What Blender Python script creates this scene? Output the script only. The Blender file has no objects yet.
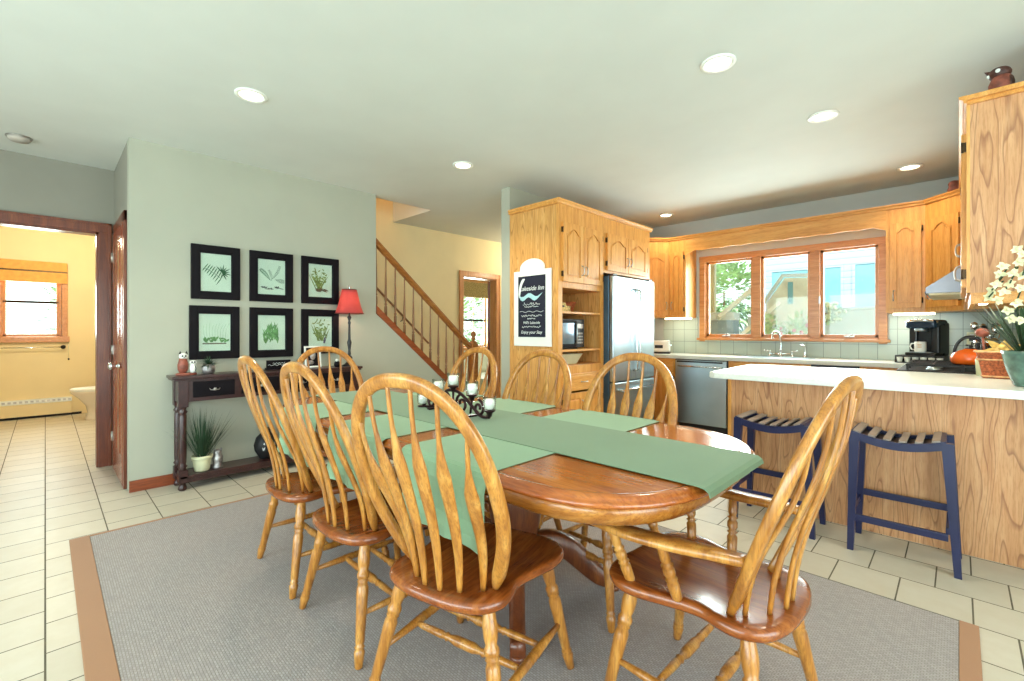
import bpy, bmesh, math, random
from mathutils import Vector, Matrix
R_ = random.Random(7)
PI = math.pi
SC = bpy.context.scene
COL = SC.collection
CEIL = 2.642

# ------------------------------------------------------------------ helpers
def lin(h):
    h = h.lstrip('#')
    o = []
    for i in (0, 2, 4):
        c = int(h[i:i+2], 16)/255
        o.append(c/12.92 if c <= .04045 else ((c+.055)/1.055)**2.4)
    return (*o, 1)

class NT:
    def __init__(s, name):
        s.m = bpy.data.materials.new(name); s.m.use_nodes = True
        s.t = s.m.node_tree; s.b = s.t.nodes['Principled BSDF']
    def n(s, typ, **kw):
        nd = s.t.nodes.new(typ)
        for k, v in kw.items(): setattr(nd, k, v)
        return nd
    def l(s, a, b): s.t.links.new(a, b)
    def coord(s, scale=(1, 1, 1), loc=(0, 0, 0), rot=(0, 0, 0)):
        tc = s.n('ShaderNodeTexCoord'); mp = s.n('ShaderNodeMapping')
        mp.inputs['Scale'].default_value = scale; mp.inputs['Location'].default_value = loc
        mp.inputs['Rotation'].default_value = rot
        s.l(tc.outputs['Object'], mp.inputs['Vector']); return mp.outputs[0]
    def noise(s, vec, scale=5, detail=3, rough=.5, dist=0):
        nd = s.n('ShaderNodeTexNoise'); nd.inputs['Scale'].default_value = scale
        nd.inputs['Detail'].default_value = detail; nd.inputs['Roughness'].default_value = rough
        nd.inputs['Distortion'].default_value = dist
        s.l(vec, nd.inputs['Vector']); return nd.outputs['Fac']
    def ramp(s, fac, stops):
        nd = s.n('ShaderNodeValToRGB'); e = nd.color_ramp.elements
        while len(e) < len(stops): e.new(.5)
        for i, (p, c) in enumerate(stops):
            e[i].position = p; e[i].color = lin(c) if isinstance(c, str) else c
        s.l(fac, nd.inputs[0]); return nd.outputs[0]
    def math(s, op, a, b=None, c=None):
        nd = s.n('ShaderNodeMath', operation=op)
        for i, v in enumerate((a, b, c)):
            if v is None: continue
            if isinstance(v, (int, float)): nd.inputs[i].default_value = v
            else: s.l(v, nd.inputs[i])
        return nd.outputs[0]
    def mix(s, fac, a, b, mode='MIX'):
        nd = s.n('ShaderNodeMixRGB', blend_type=mode)
        for i, v in enumerate((fac, a, b)):
            if isinstance(v, (int, float)): nd.inputs[i].default_value = v
            elif isinstance(v, (tuple, str)): nd.inputs[i].default_value = lin(v) if isinstance(v, str) else v
            else: s.l(v, nd.inputs[i])
        return nd.outputs[0]
    def bump(s, h, strength=.2, dist=.002):
        nd = s.n('ShaderNodeBump'); nd.inputs['Strength'].default_value = strength
        nd.inputs['Distance'].default_value = dist
        s.l(h, nd.inputs['Height']); s.l(nd.outputs[0], s.b.inputs['Normal'])
    def setp(s, **kw):
        for k, v in kw.items():
            s.b.inputs[k.replace('_', ' ')].default_value = v

def mat(name, col, rough=.5, metal=0, var=.06, nscale=8, bump=0, **kw):
    t = NT(name); t.setp(Roughness=rough, Metallic=metal, **kw)
    c = lin(col); v = t.coord()
    f = t.noise(v, nscale, 3)
    d = tuple(x*(1-var*2) for x in c[:3])+(1,); u = tuple(min(1, x*(1+var*2)) for x in c[:3])+(1,)
    t.l(t.ramp(f, [(.3, d), (.7, u)]), t.b.inputs['Base Color'])
    if bump: t.bump(t.noise(v, nscale*12, 2), bump, .002)
    return t.m

def wood(name, cols, axis='Z', rough=.35, grain=1.0, cath=0.0, linecol=None, coat=0.0, spec=.5):
    """cols: dark, mid, light.  cath > 0 adds cathedral contour grain lines."""
    t = NT(name); t.setp(Roughness=rough, Coat_Weight=coat, Coat_Roughness=.18)
    S = {'X': (1.2, 16, 16), 'Y': (16, 1.2, 16), 'Z': (16, 16, 1.2)}[axis]
    S = tuple(a*grain for a in S)
    v = t.coord(S)
    f = t.noise(v, 1.6, 5, .6, .4)
    c = t.ramp(f, [(.16, cols[0]), (.5, cols[1]), (.84, cols[2])])
    v2 = t.coord(tuple(a*5 for a in S))
    g = t.noise(v2, 2.2, 3, .6)
    c = t.mix(t.math('MULTIPLY', t.ramp(g, [(.38, '#ffffff'), (.52, '#000000')]), .42), c, cols[0])
    if cath:
        S3 = {'X': (.62, 5.2, 5.2), 'Y': (5.2, .62, 5.2), 'Z': (5.2, 5.2, .62)}[axis]
        n3 = t.noise(t.coord(S3), 1.1*cath, 1.6, .5, .25)
        w = t.math('FRACT', t.math('MULTIPLY', n3, 13.0))
        ln = t.ramp(w, [(0.0, '#000000'), (.72, '#000000'), (.93, '#ffffff'), (1.0, '#202020')])
        c = t.mix(t.math('MULTIPLY', ln, .62), c, linecol or cols[0])
    t.l(c, t.b.inputs['Base Color'])
    t.bump(g, .12, .001)
    return t.m

def link(o, parent=None):
    COL.objects.link(o)
    if parent is not None: o.parent = parent
    return o

def tag(o, label=None, cat=None, group=None, kind=None):
    if label: o['label'] = label
    if cat: o['category'] = cat
    if group: o['group'] = group
    if kind: o['kind'] = kind
    return o

def thing(name, label, cat, loc=(0, 0, 0), rz=0, group=None, tilt=(0, 0)):
    o = bpy.data.objects.new(name, None); o.empty_display_size = .1
    o.location = loc; o.rotation_euler = (tilt[0], tilt[1], rz)
    link(o); return tag(o, label, cat, group)

class MB:
    def __init__(s): s.b = bmesh.new(); s.M = Matrix.Identity(4)
    def _xf(s, vs, M=None):
        MM = s.M @ M if M is not None else s.M
        for v in vs: v.co = MM @ v.co
    def box(s, x0, x1, y0, y1, z0, z1, bev=0, M=None, seg=2):
        tb = bmesh.new()
        vs = [tb.verts.new((x, y, z)) for x in (x0, x1) for y in (y0, y1) for z in (z0, z1)]
        for f in ((0, 1, 3, 2), (4, 6, 7, 5), (0, 4, 5, 1), (2, 3, 7, 6), (0, 2, 6, 4), (1, 5, 7, 3)):
            tb.faces.new([vs[i] for i in f])
        if bev: bmesh.ops.bevel(tb, geom=tb.edges[:], offset=bev, segments=seg, affect='EDGES', profile=.6)
        return s._join(tb, M)
    def _join(s, tb, M=None, smooth=False):
        bmesh.ops.recalc_face_normals(tb, faces=tb.faces[:])
        if smooth:
            for f in tb.faces: f.smooth = True
        mp = {}
        MM = s.M @ M if M is not None else s.M
        for v in tb.verts: mp[v] = s.b.verts.new(MM @ v.co)
        for f in tb.faces:
            try: nf = s.b.faces.new([mp[v] for v in f.verts]); nf.smooth = f.smooth
            except ValueError: pass
        tb.free(); return s
    def prism(s, pts, y0, y1, M=None, bev=0, plane='XZ', smooth=False):
        """polygon pts in the XZ (or XY) plane extruded along the third axis y0..y1"""
        tb = bmesh.new()
        def P(a, c, d): return (a, d, c) if plane == 'XZ' else ((a, c, d) if plane == 'XY' else (d, a, c))
        A = [tb.verts.new(P(a, c, y0)) for a, c in pts]; B = [tb.verts.new(P(a, c, y1)) for a, c in pts]
        n = len(pts)
        f1 = tb.faces.new(A); f2 = tb.faces.new(B[::-1])
        for i in range(n): tb.faces.new((A[i], B[i], B[(i+1) % n], A[(i+1) % n]))
        bmesh.ops.recalc_face_normals(tb, faces=tb.faces[:])
        if bev:
            eds = [e for e in tb.edges if e in f2.edges or e in f1.edges]
            bmesh.ops.bevel(tb, geom=eds, offset=bev, segments=2, affect='EDGES')
        big = [f for f in tb.faces if len(f.verts) > 4]
        if big: bmesh.ops.triangulate(tb, faces=big)
        return s._join(tb, M)
    def lathe(s, prof, M=None, n=20, cap=True, sx=1, sy=1):
        """prof: list of (r, z)"""
        tb = bmesh.new(); rings = []
        for r, z in prof:
            rings.append([tb.verts.new((sx*r*math.cos(2*PI*i/n), sy*r*math.sin(2*PI*i/n), z)) for i in range(n)])
        for a, b in zip(rings, rings[1:]):
            for i in range(n): tb.faces.new((a[i], a[(i+1) % n], b[(i+1) % n], b[i]))
        if cap:
            if prof[0][0] > 1e-5: tb.faces.new(rings[0])
            if prof[-1][0] > 1e-5: tb.faces.new(rings[-1][::-1])
        bmesh.ops.remove_doubles(tb, verts=tb.verts[:], dist=1e-6)
        return s._join(tb, M, True)
    def turned(s, p, q, prof, n=12):
        """lathe along the segment p->q; prof: (r, t 0..1)"""
        p, q = Vector(p), Vector(q); d = q-p; L = d.length
        M = Matrix.Translation(p) @ d.to_track_quat('Z', 'Y').to_matrix().to_4x4()
        return s.lathe([(r, t*L) for r, t in prof], M, n)
    def tube(s, pts, r, n=8, closed=False, M=None):
        pts = [Vector(p) for p in pts]; N = len(pts)
        rr = r if isinstance(r, (list, tuple)) else [r]*N
        return s.sweep(pts, [[(rr[i]*math.cos(2*PI*k/n), rr[i]*math.sin(2*PI*k/n)) for k in range(n)] for i in range(N)], closed=closed, M=M)
    def sweep(s, pts, secs, up=None, closed=False, M=None, smooth=True):
        pts = [Vector(p) for p in pts]; N = len(pts); tb = bmesh.new(); rings = []
        nrm = None
        for i, p in enumerate(pts):
            if closed: t = pts[(i+1) % N]-pts[i-1]
            else: t = pts[min(i+1, N-1)]-pts[max(i-1, 0)]
            t = t.normalized() if t.length > 1e-9 else Vector((0, 0, 1))
            if up is not None:
                u = (up[i] if isinstance(up, list) else Vector(up)); u = (u-t*u.dot(t)).normalized()
            else:
                if nrm is None: nrm = t.orthogonal()
                u = (nrm-t*nrm.dot(t)); u = u.normalized() if u.length > 1e-6 else t.orthogonal().normalized(); nrm = u
            w = t.cross(u)
            rings.append([tb.verts.new(p+u*a+w*b) for a, b in secs[i]])
        n = len(secs[0])
        for i in range(N if closed else N-1):
            a, b = rings[i], rings[(i+1) % N]
            for k in range(n): tb.faces.new((a[k], a[(k+1) % n], b[(k+1) % n], b[k]))
        if not closed: tb.faces.new(rings[0]); tb.faces.new(rings[-1][::-1])
        return s._join(tb, M, smooth)
    def rings(s, rings, M=None, smooth=True, cap=True):
        tb = bmesh.new(); R = [[tb.verts.new(p) for p in r] for r in rings]; n = len(R[0])
        for a, b in zip(R, R[1:]):
            for k in range(n): tb.faces.new((a[k], a[(k+1) % n], b[(k+1) % n], b[k]))
        if cap: tb.faces.new(R[0]); tb.faces.new(R[-1][::-1])
        return s._join(tb, M, smooth)
    def ball(s, c, r, n=14, M=None):
        rx, ry, rz = r if isinstance(r, (tuple, list)) else (r, r, r)
        m = max(6, n//2+1)
        prof = [(math.sin(PI*i/m), -math.cos(PI*i/m)) for i in range(m+1)]
        MM = Matrix.Translation(c) @ Matrix.Diagonal((rx, ry, rz, 1))
        return s.lathe([(max(a, 0), b) for a, b in prof], (M @ MM) if M is not None else MM, n)
    def quad(s, pts, M=None):
        tb = bmesh.new(); tb.faces.new([tb.verts.new(p) for p in pts]); return s._join(tb, M)
    def leaf(s, p, d, L, w, up=(0, 0, 1), droop=.3, th=0.0):
        """a curved leaf blade from p along d"""
        p = Vector(p); d = Vector(d).normalized(); up = Vector(up)
        side = d.cross(up); side = side.normalized() if side.length > 1e-4 else Vector((1, 0, 0))
        tb = bmesh.new(); prev = None; n = 5
        for i in range(n+1):
            t = i/n; c = p+d*L*t-Vector((0, 0, 1))*droop*L*t*t; ww = w*math.sin(PI*min(1, .12+t*.88))*(1-.3*t)
            a, b, m = tb.verts.new(c-side*ww), tb.verts.new(c+side*ww), tb.verts.new(c-up*0.15*ww)
            if prev:
                tb.faces.new((prev[0], prev[2], m, a)); tb.faces.new((prev[2], prev[1], b, m))
            prev = (a, b, m)
        mp = {}
        for v in tb.verts: mp[v] = s.b.verts.new(s.M @ v.co)
        for f in tb.faces:
            nf = s.b.faces.new([mp[v] for v in f.verts]); nf.smooth = True
        tb.free(); return s
    def build(s, name, m, parent=None, loc=None, kind=None, label=None):
        me = bpy.data.meshes.new(name); s.b.to_mesh(me); s.b.free()
        me.materials.append(m)
        o = bpy.data.objects.new(name, me)
        if loc: o.location = loc
        link(o, parent)
        if kind: o['kind'] = kind
        if label: o['label'] = label
        return o

def catmull(P, n=6, closed=True):
    out = []; N = len(P)
    rng = range(N) if closed else range(N-1)
    for i in rng:
        g = (lambda k: P[k % N]) if closed else (lambda k: P[max(0, min(N-1, k))])
        p0, p1, p2, p3 = g(i-1), g(i), g(i+1), g(i+2)
        for k in range(n):
            t = k/n
            out.append(tuple(.5*((2*b)+(-a+c)*t+(2*a-5*b+4*c-d)*t*t+(-a+3*b-3*c+d)*t**3) for a, b, c, d in zip(p0, p1, p2, p3)))
    if not closed: out.append(tuple(P[-1]))
    return out

def copy_tree(o, parent=None):
    c = o.copy(); COL.objects.link(c); c.parent = parent
    for ch in list(o.children): copy_tree(ch, c)
    return c

def RZ(a): return Matrix.Rotation(a, 4, 'Z')
def TR(x, y, z): return Matrix.Translation((x, y, z))

def text(body, size, m, parent, name, loc, rot, ext=.001, align='CENTER', shear=0):
    cu = bpy.data.curves.new(name, 'FONT'); cu.body = body; cu.size = size; cu.extrude = ext
    cu.align_x = align; cu.align_y = 'CENTER'; cu.shear = shear
    tmp = bpy.data.objects.new(name+'_t', cu); COL.objects.link(tmp)
    bpy.context.view_layer.update()
    me = bpy.data.meshes.new_from_object(tmp); bpy.data.objects.remove(tmp)
    me.materials.clear(); me.materials.append(m)
    o = bpy.data.objects.new(name, me); o.location = loc; o.rotation_euler = rot
    return link(o, parent)

# ------------------------------------------------------------------ materials
OAK = ('#b9722c', '#e0a050', '#f0bd74')
M_oak = wood('kitchen_oak', OAK, 'Z', .38)
M_oakx = wood('kitchen_oak_horizontal', OAK, 'X', .38)
M_oakside = wood('oak_plywood_side', ('#bf8040', '#dda45c', '#eec080'), 'Z', .45, cath=1.3, linecol='#a0601e')
M_oakpanel = wood('oak_veneer_panel', ('#ac7044', '#cf996a', '#e0b388'), 'Z', .5, cath=1.5, linecol='#7c4226')
CH = ('#6e3812', '#b87a32', '#e2ae5e')
M_ch = wood('chair_oak', CH, 'Z', .28, coat=.35)
M_chseat = wood('chair_seat_oak', ('#552508', '#8e481a', '#ba7232'), 'Y', .25, coat=.4)
M_table = wood('table_top_wood', ('#6e3010', '#a5551e', '#c87a34'), 'X', .18, grain=.7, coat=.6)
M_apron = wood('table_apron_wood', ('#6e3812', '#ad6c2a', '#cf9648'), 'X', .25, coat=.5)
M_ped = wood('table_pedestal_wood', ('#4a220e', '#70381a', '#8f5428'), 'Z', .35, coat=.3)
M_dark = wood('dark_console_wood', ('#1f1012', '#3a1d1c', '#4c2a26'), 'X', .35, coat=.2)
M_trim = wood('stained_trim', ('#451a0c', '#723214', '#8c4820'), 'Z', .35, coat=.2)
M_trimx = wood('stained_trim_horizontal', ('#5c2410', '#8e421c', '#a85a2a'), 'Y', .35, coat=.2)
M_door = wood('cherry_door', ('#5a2010', '#8c3e20', '#a85632'), 'Z', .25, coat=.4)
M_winoak = wood('window_oak', ('#a86430', '#cb8c50', '#dba46c'), 'X', .35, coat=.2)
M_winoakz = wood('window_oak_vertical', ('#a86430', '#cb8c50', '#dba46c'), 'Z', .35, coat=.2)
M_stairw = wood('stair_oak', ('#7a431c', '#a8672e', '#c08448'), 'Y', .35, coat=.2)
M_stairt = wood('stair_trim', ('#6a2f16', '#964a24', '#ae6238'), 'Y', .35, coat=.2)
M_bal = wood('baluster_wood', ('#5c3a20', '#8a5c34', '#a27748'), 'Z', .4)
M_sage = mat('sage_wall_paint', '#aeaf9f', .7, var=.015, nscale=3)
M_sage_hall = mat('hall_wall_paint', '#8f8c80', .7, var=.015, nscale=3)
M_kwall = mat('kitchen_wall_paint', '#c2c6c0', .7, var=.015, nscale=3)
M_yel = mat('yellow_wall_paint', '#ecd9ac', .7, var=.015, nscale=3)
M_ceil = mat('ceiling_paint', '#d6dbd6', .8, var=.01, nscale=3)
M_white = mat('white_paint', '#eef0ea', .45, var=.01)
M_counter = mat('white_laminate', '#dde2da', .28, var=.02, nscale=60)
M_steel = mat('brushed_steel', '#b4c2c8', .3, 1, var=.04, nscale=3)
M_chrome = mat('chrome', '#dfe4e6', .1, 1, var=.01)
M_pewter = mat('pewter_pull', '#b9b4ae', .35, .9, var=.02)
M_brass = mat('hinge_bronze', '#4b3a26', .4, .8, var=.02)
M_black = mat('black_plastic', '#16171b', .35, var=.05)
M_iron = mat('cast_iron', '#1b1b1e', .55, .3, var=.1)
M_bframe = mat('black_picture_frame', '#0f0a10', .55, var=.1, Specular_IOR_Level=.15)
M_matboard = mat('cream_print_paper', '#f2f2e2', .75, var=.02)
M_stool = mat('navy_stool_paint', '#1a1f46', .38, var=.08, nscale=5)
M_slat = mat('stool_slat_reflection_grey', '#8a7f78', .3, var=.08)  # grey puts reflected light on the slats into their colour
M_slatd = mat('stool_dark_seat', '#14121a', .5, var=.05)
M_red = NT('red_lamp_shade')
M_red.setp(Roughness=.7, Transmission_Weight=0.0); M_red.b.inputs['Base Color'].default_value = lin('#a8444a')
_tr = M_red.n('ShaderNodeBsdfTranslucent'); _tr.inputs['Color'].default_value = lin('#f0a090')
_mx = M_red.n('ShaderNodeMixShader'); _mx.inputs[0].default_value = .4
M_red.l(M_red.b.outputs[0], _mx.inputs[1]); M_red.l(_tr.outputs[0], _mx.inputs[2])
_v = M_red.coord((1, 1, 1)); M_red.l(M_red.mix(M_red.noise(_v, 30, 2), '#a23a40', '#b04a4e'), M_red.b.inputs['Base Color'])
M_red.l(_mx.outputs[0], M_red.t.nodes['Material Output'].inputs[0]); M_red = M_red.m

def fabric(name, c1, c2, scale=260, rough=.9, bump=.25):
    t = NT(name); t.setp(Roughness=rough, Sheen_Weight=.15)
    v = t.coord(); a = t.noise(v, 2.5, 4); b = t.noise(v, scale, 2)
    c = t.mix(a, c1, c2); c = t.mix(t.math('MULTIPLY', b, .3), c, tuple(x*.6 for x in lin(c1)[:3])+(1,))
    t.l(c, t.b.inputs['Base Color']); t.bump(b, bump, .001); return t.m
M_runner = fabric('sage_runner_cloth', '#6c8868', '#789472')
M_cross = fabric('light_sage_cloth', '#84a683', '#90b18e')
M_leafd = mat('dark_green_leaf', '#27452c', .5, var=.2, nscale=20)
M_leaf = mat('green_leaf', '#4f8a3c', .5, var=.2, nscale=12)
M_leafl = mat('bright_green_foliage', '#c4dfa4', .6, var=.25, nscale=6)
M_flower = mat('pale_blossom', '#e9e6bd', .6, var=.08, nscale=30)
M_pink = mat('pink_blossom', '#e08a90', .6, var=.15, nscale=30)
M_cream = mat('cream_ceramic', '#d9d8b4', .5, var=.04)
M_tealpot = mat('blue_green_glazed_pot', '#5a7a70', .25, var=.3, nscale=14)
M_wicker = mat('wicker_basket', '#a8562e', .6, var=.3, nscale=90, bump=.6)
M_wickl = mat('light_wicker_band', '#d9a878', .6, var=.15, nscale=60, bump=.4)
M_owl = mat('carved_brown_wood', '#4a2a22', .5, var=.3, nscale=25, bump=.5)
M_owlr = mat('carved_reddish_wood', '#8a4a3a', .5, var=.25, nscale=25, bump=.5)
M_silver = mat('hammered_silver', '#a8a4a4', .3, .8, var=.25, nscale=30, bump=.8)
M_candle = mat('white_candle_wax', '#f4f6ee', .4, var=.01)
M_scroll = mat('bronze_scroll_metal', '#3a2428', .3, .7, var=.15)
M_orange = mat('orange_enamel', '#e8641c', .2, var=.06)
M_chalk = mat('chalkboard', '#14182c', .6, var=.1)
M_chalkw = mat('chalk_white', '#e8efec', .8, var=.05)
M_chalkb = mat('chalk_pale_blue', '#a9d2d8', .8, var=.05)
M_porc = mat('white_porcelain', '#f0e6d8', .15, var=.01)
M_tan = mat('tan_shade', '#d9a04e', .7, var=.06, nscale=20)
M_concrete = mat('pale_exterior_render', '#dfe0d6', .9, var=.04, nscale=4)
M_extwood = mat('cream_exterior_wood', '#efe6cc', .8, var=.06, nscale=6)
M_extblue = mat('house_window_blue', '#7fb4bc', .3, var=.04)
M_lens = NT('lit_downlight_lens'); M_lens.setp(Emission_Strength=14.0)
M_lens.b.inputs['Emission Color'].default_value = lin('#ffeccc')
M_lens.l(M_lens.ramp(M_lens.noise(M_lens.coord(), 5, 1), [(.3, '#fff4e0'), (.7, '#ffffff')]), M_lens.b.inputs['Base Color']); M_lens = M_lens.m
M_strip = NT('lit_under_cabinet_strip'); M_strip.setp(Emission_Strength=6.0)
M_strip.b.inputs['Emission Color'].default_value = lin('#fff8dc')
M_strip.l(M_strip.ramp(M_strip.noise(M_strip.coord(), 5, 1), [(.3, '#fff4e0'), (.7, '#ffffff')]), M_strip.b.inputs['Base Color']); M_strip = M_strip.m

def glass(name, tint='#f4fbfa', gl=.08):
    t = NT(name); tr = t.n('ShaderNodeBsdfTransparent'); tr.inputs[0].default_value = lin(tint)
    g = t.n('ShaderNodeBsdfGlossy'); g.inputs['Roughness'].default_value = .03
    fr = t.n('ShaderNodeLayerWeight'); fr.inputs['Blend'].default_value = .15
    f = t.math('ADD', t.math('MULTIPLY', fr.outputs['Fresnel'], .6), gl*.3)
    mx = t.n('ShaderNodeMixShader'); t.l(f, mx.inputs[0]); t.l(tr.outputs[0], mx.inputs[1]); t.l(g.outputs[0], mx.inputs[2])
    t.l(mx.outputs[0], t.t.nodes['Material Output'].inputs[0]); return t.m
M_glass = glass('window_glass')
M_cup = glass('clear_cup_glass', '#ffffff', .1)

# floor tiles
def tile_mat():
    t = NT('cream_floor_tile'); t.setp(Roughness=.42)
    tc = t.n('ShaderNodeTexCoord'); sp = t.n('ShaderNodeSeparateXYZ'); t.l(tc.outputs['Object'], sp.inputs[0])
    x = t.math('ADD', sp.outputs[0], .081+60*.2472)
    y = t.math('ADD', sp.outputs[1], -3.18+40*.265)
    cb = t.n('ShaderNodeCombineXYZ'); t.l(x, cb.inputs[0]); t.l(y, cb.inputs[1])
    br = t.n('ShaderNodeTexBrick'); br.offset = .5; br.inputs['Scale'].default_value = 1
    br.inputs['Brick Width'].default_value = .2472; br.inputs['Row Height'].default_value = .265
    br.inputs['Mortar Size'].default_value = .0032; br.inputs['Mortar Smooth'].default_value = .1
    br.inputs['Color1'].default_value = lin('#cdc5b4'); br.inputs['Color2'].default_value = lin('#c4bcab')
    br.inputs['Mortar'].default_value = lin('#4f4a3c')
    t.l(cb.outputs[0], br.inputs['Vector'])
    n = t.noise(t.coord(), 9, 5, .65)
    c = t.mix(t.math('MULTIPLY', t.ramp(n, [(.35, '#000000'), (.7, '#ffffff')]), .22), br.outputs['Color'], '#b09c7c')
    t.l(c, t.b.inputs['Base Color'])
    t.l(t.ramp(br.outputs['Fac'], [(0, (.44, .44, .44, 1)), (1, (.85, .85, .85, 1))]), t.b.inputs['Roughness'])
    inv = t.math('SUBTRACT', 1.0, br.outputs['Fac'])
    t.bump(t.math('ADD', inv, t.math('MULTIPLY', n, .15)), .35, .003)
    return t.m
M_tile = tile_mat()

def backsplash_mat():
    t = NT('backsplash_tile'); t.setp(Roughness=.2)
    tc = t.n('ShaderNodeTexCoord'); sp = t.n('ShaderNodeSeparateXYZ'); t.l(tc.outputs['Object'], sp.inputs[0])
    cb = t.n('ShaderNodeCombineXYZ'); t.l(t.math('ADD', t.math('ADD', sp.outputs[0], sp.outputs[1]), 10.0), cb.inputs[0])
    t.l(t.math('ADD', sp.outputs[2], .155-.91+1.55), cb.inputs[1])
    br = t.n('ShaderNodeTexBrick'); br.offset = 0; br.inputs['Scale'].default_value = 1
    br.inputs['Brick Width'].default_value = .155; br.inputs['Row Height'].default_value = .155
    br.inputs['Mortar Size'].default_value = .003; br.inputs['Color1'].default_value = lin('#b9c4b6')
    br.inputs['Color2'].default_value = lin('#afbdb2'); br.inputs['Mortar'].default_value = lin('#808a82')
    t.l(cb.outputs[0], br.inputs['Vector'])
    n = t.noise(t.coord(), 7, 4)
    t.l(t.mix(t.math('MULTIPLY', n, .3), br.outputs['Color'], '#a3b3a6'), t.b.inputs['Base Color'])
    t.bump(t.math('SUBTRACT', 1.0, br.outputs['Fac']), .3, .002); return t.m
M_bs = backsplash_mat()

def rug_mat():
    t = NT('woven_rug'); t.setp(Roughness=.95, Sheen_Weight=.2)
    v = t.coord((1, 1, 1)); ck = t.n('ShaderNodeTexBrick'); ck.offset = .5
    ck.inputs['Scale'].default_value = 1; ck.inputs['Brick Width'].default_value = .016; ck.inputs['Row Height'].default_value = .009
    ck.inputs['Mortar Size'].default_value = .0014; ck.inputs['Color1'].default_value = lin('#ada8a4')
    ck.inputs['Color2'].default_value = lin('#928e8c'); ck.inputs['Mortar'].default_value = lin('#7d7370')
    t.l(v, ck.inputs['Vector'])
    n = t.noise(v, 120, 3, .7); n2 = t.noise(v, 1.4, 3)
    c = t.mix(t.math('MULTIPLY', n, .35), ck.outputs['Color'], '#8a8280')
    c = t.mix(t.math('MULTIPLY', n2, .25), c, '#bfa090')
    t.l(c, t.b.inputs['Base Color'])
    t.bump(t.math('ADD', n, t.math('SUBTRACT', 1.0, ck.outputs['Fac'])), .5, .004); return t.m
M_rug = rug_mat()
M_bind = fabric('rug_binding', '#a37450', '#ad7e58', 300)

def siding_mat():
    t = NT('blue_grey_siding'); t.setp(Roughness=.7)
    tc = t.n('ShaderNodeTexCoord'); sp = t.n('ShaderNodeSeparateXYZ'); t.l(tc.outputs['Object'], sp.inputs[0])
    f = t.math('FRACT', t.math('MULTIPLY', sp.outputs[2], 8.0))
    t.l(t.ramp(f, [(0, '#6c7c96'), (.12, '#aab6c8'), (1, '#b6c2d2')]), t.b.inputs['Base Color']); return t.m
M_siding = siding_mat()

# ------------------------------------------------------------------ setting
def S(name, mb, m): 
    o = mb.build(name, m, kind='structure'); return o

m = MB(); m.box(-9.3, 2.6, -3.0, 9.0, -.12, 0); S('floor', m, M_tile)
m = MB()
m.box(-9.3, -5.41, -3.0, 9.0, CEIL, CEIL+.3); m.box(-5.41, -5.35, -3.0, .55, CEIL, CEIL+.3); m.box(-5.41, -5.35, 4.9, 9.0, CEIL, CEIL+.3)
m.box(-5.35, -4.50, -3.0, .55, CEIL, CEIL+.3)
m.box(-5.35, -4.50, 3.217, 9.0, CEIL, CEIL+.3)
m.box(-4.50, 2.6, -3.0, 9.0, CEIL, CEIL+.3)
S('ceiling', m, M_ceil)
XP = -4.408
# picture wall with the sloping part under the stair rail
m = MB(); m.box(XP-.107, XP, .435, 2.447, 0, CEIL)
m.prism([(2.447, 0), (3.86, 0), (3.86, .24), (2.447, 1.385)], XP-.107, XP, plane='YZ')
S('wall_left', m, M_sage)
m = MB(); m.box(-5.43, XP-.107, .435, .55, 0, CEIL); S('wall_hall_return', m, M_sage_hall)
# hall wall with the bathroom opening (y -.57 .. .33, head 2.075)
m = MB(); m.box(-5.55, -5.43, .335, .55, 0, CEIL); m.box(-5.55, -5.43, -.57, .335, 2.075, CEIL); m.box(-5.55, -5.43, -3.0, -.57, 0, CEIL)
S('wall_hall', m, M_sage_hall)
# yellow stair-hall wall with doorway y 4.41..5.09 head 2.035
m = MB(); m.box(-5.47, -5.35, .55, 4.41, 0, 5.0); m.box(-5.47, -5.35, 4.41, 5.09, 2.035, CEIL); m.box(-5.47, -5.35, 5.09, 9.0, 0, CEIL); m.box(-5.47, -5.42, 4.41, 5.0, CEIL, 5.0)
S('wall_stair_hall', m, M_yel)
m = MB(); m.box(-5.35, -4.50, 3.217, 3.3, CEIL+.3, 5.0); m.box(-4.50, -4.40, .55, 3.3, CEIL+.3, 5.0); m.box(-5.35, -4.5, .45, .55, CEIL, 5.0); m.box(-5.47, -4.4, .45, 3.3, 5.0, 5.1)
S('wall_stairwell', m, M_yel)
m = MB(); m.box(-3.324, -3.205, 3.242, 5.95, 0, CEIL); S('wall_partition', m, M_sage)
m = MB(); m.box(-5.35, -3.324, 8.9, 9.0, 0, CEIL); S('wall_stair_hall_end', m, M_yel)
# kitchen window wall, opening x -2.345..-.575, z 1.12..2.10
YW = 5.95
m = MB(); m.box(-3.205, -2.36, YW, YW+.14, 0, CEIL); m.box(-2.36, -.56, YW, YW+.14, 2.12, CEIL); m.box(-2.36, -.56, YW, YW+.14, 0, 1.11); m.box(-.56, .37, YW, YW+.14, 0, CEIL)
S('wall_kitchen', m, M_kwall)
m = MB(); m.box(.37, .49, 3.46, 6.09, 0, CEIL); S('wall_kitchen_right', m, M_kwall)
m = MB(); m.box(.37, 2.5, 3.34, 3.46, 0, CEIL); S('wall_right_return', m, M_sage)
# dining-side walls behind and beside the camera, with openings added for fill light
m = MB(); m.box(2.4, 2.52, -3.0, -1.9, 0, CEIL); m.box(2.4, 2.52, 2.3, 3.34, 0, CEIL); m.box(2.4, 2.52, -1.9, 2.3, 2.25, CEIL)
S('wall_right', m, M_sage)
m = MB(); m.box(-5.55, -4.0, -3.12, -3.0, 0, CEIL); m.box(1.6, 2.52, -3.12, -3.0, 0, CEIL); m.box(-4.0, 1.6, -3.12, -3.0, 2.25, CEIL); m.box(-4.0, 1.6, -3.12, -3.0, 0, .25)
S('wall_back', m, M_sage)

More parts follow.
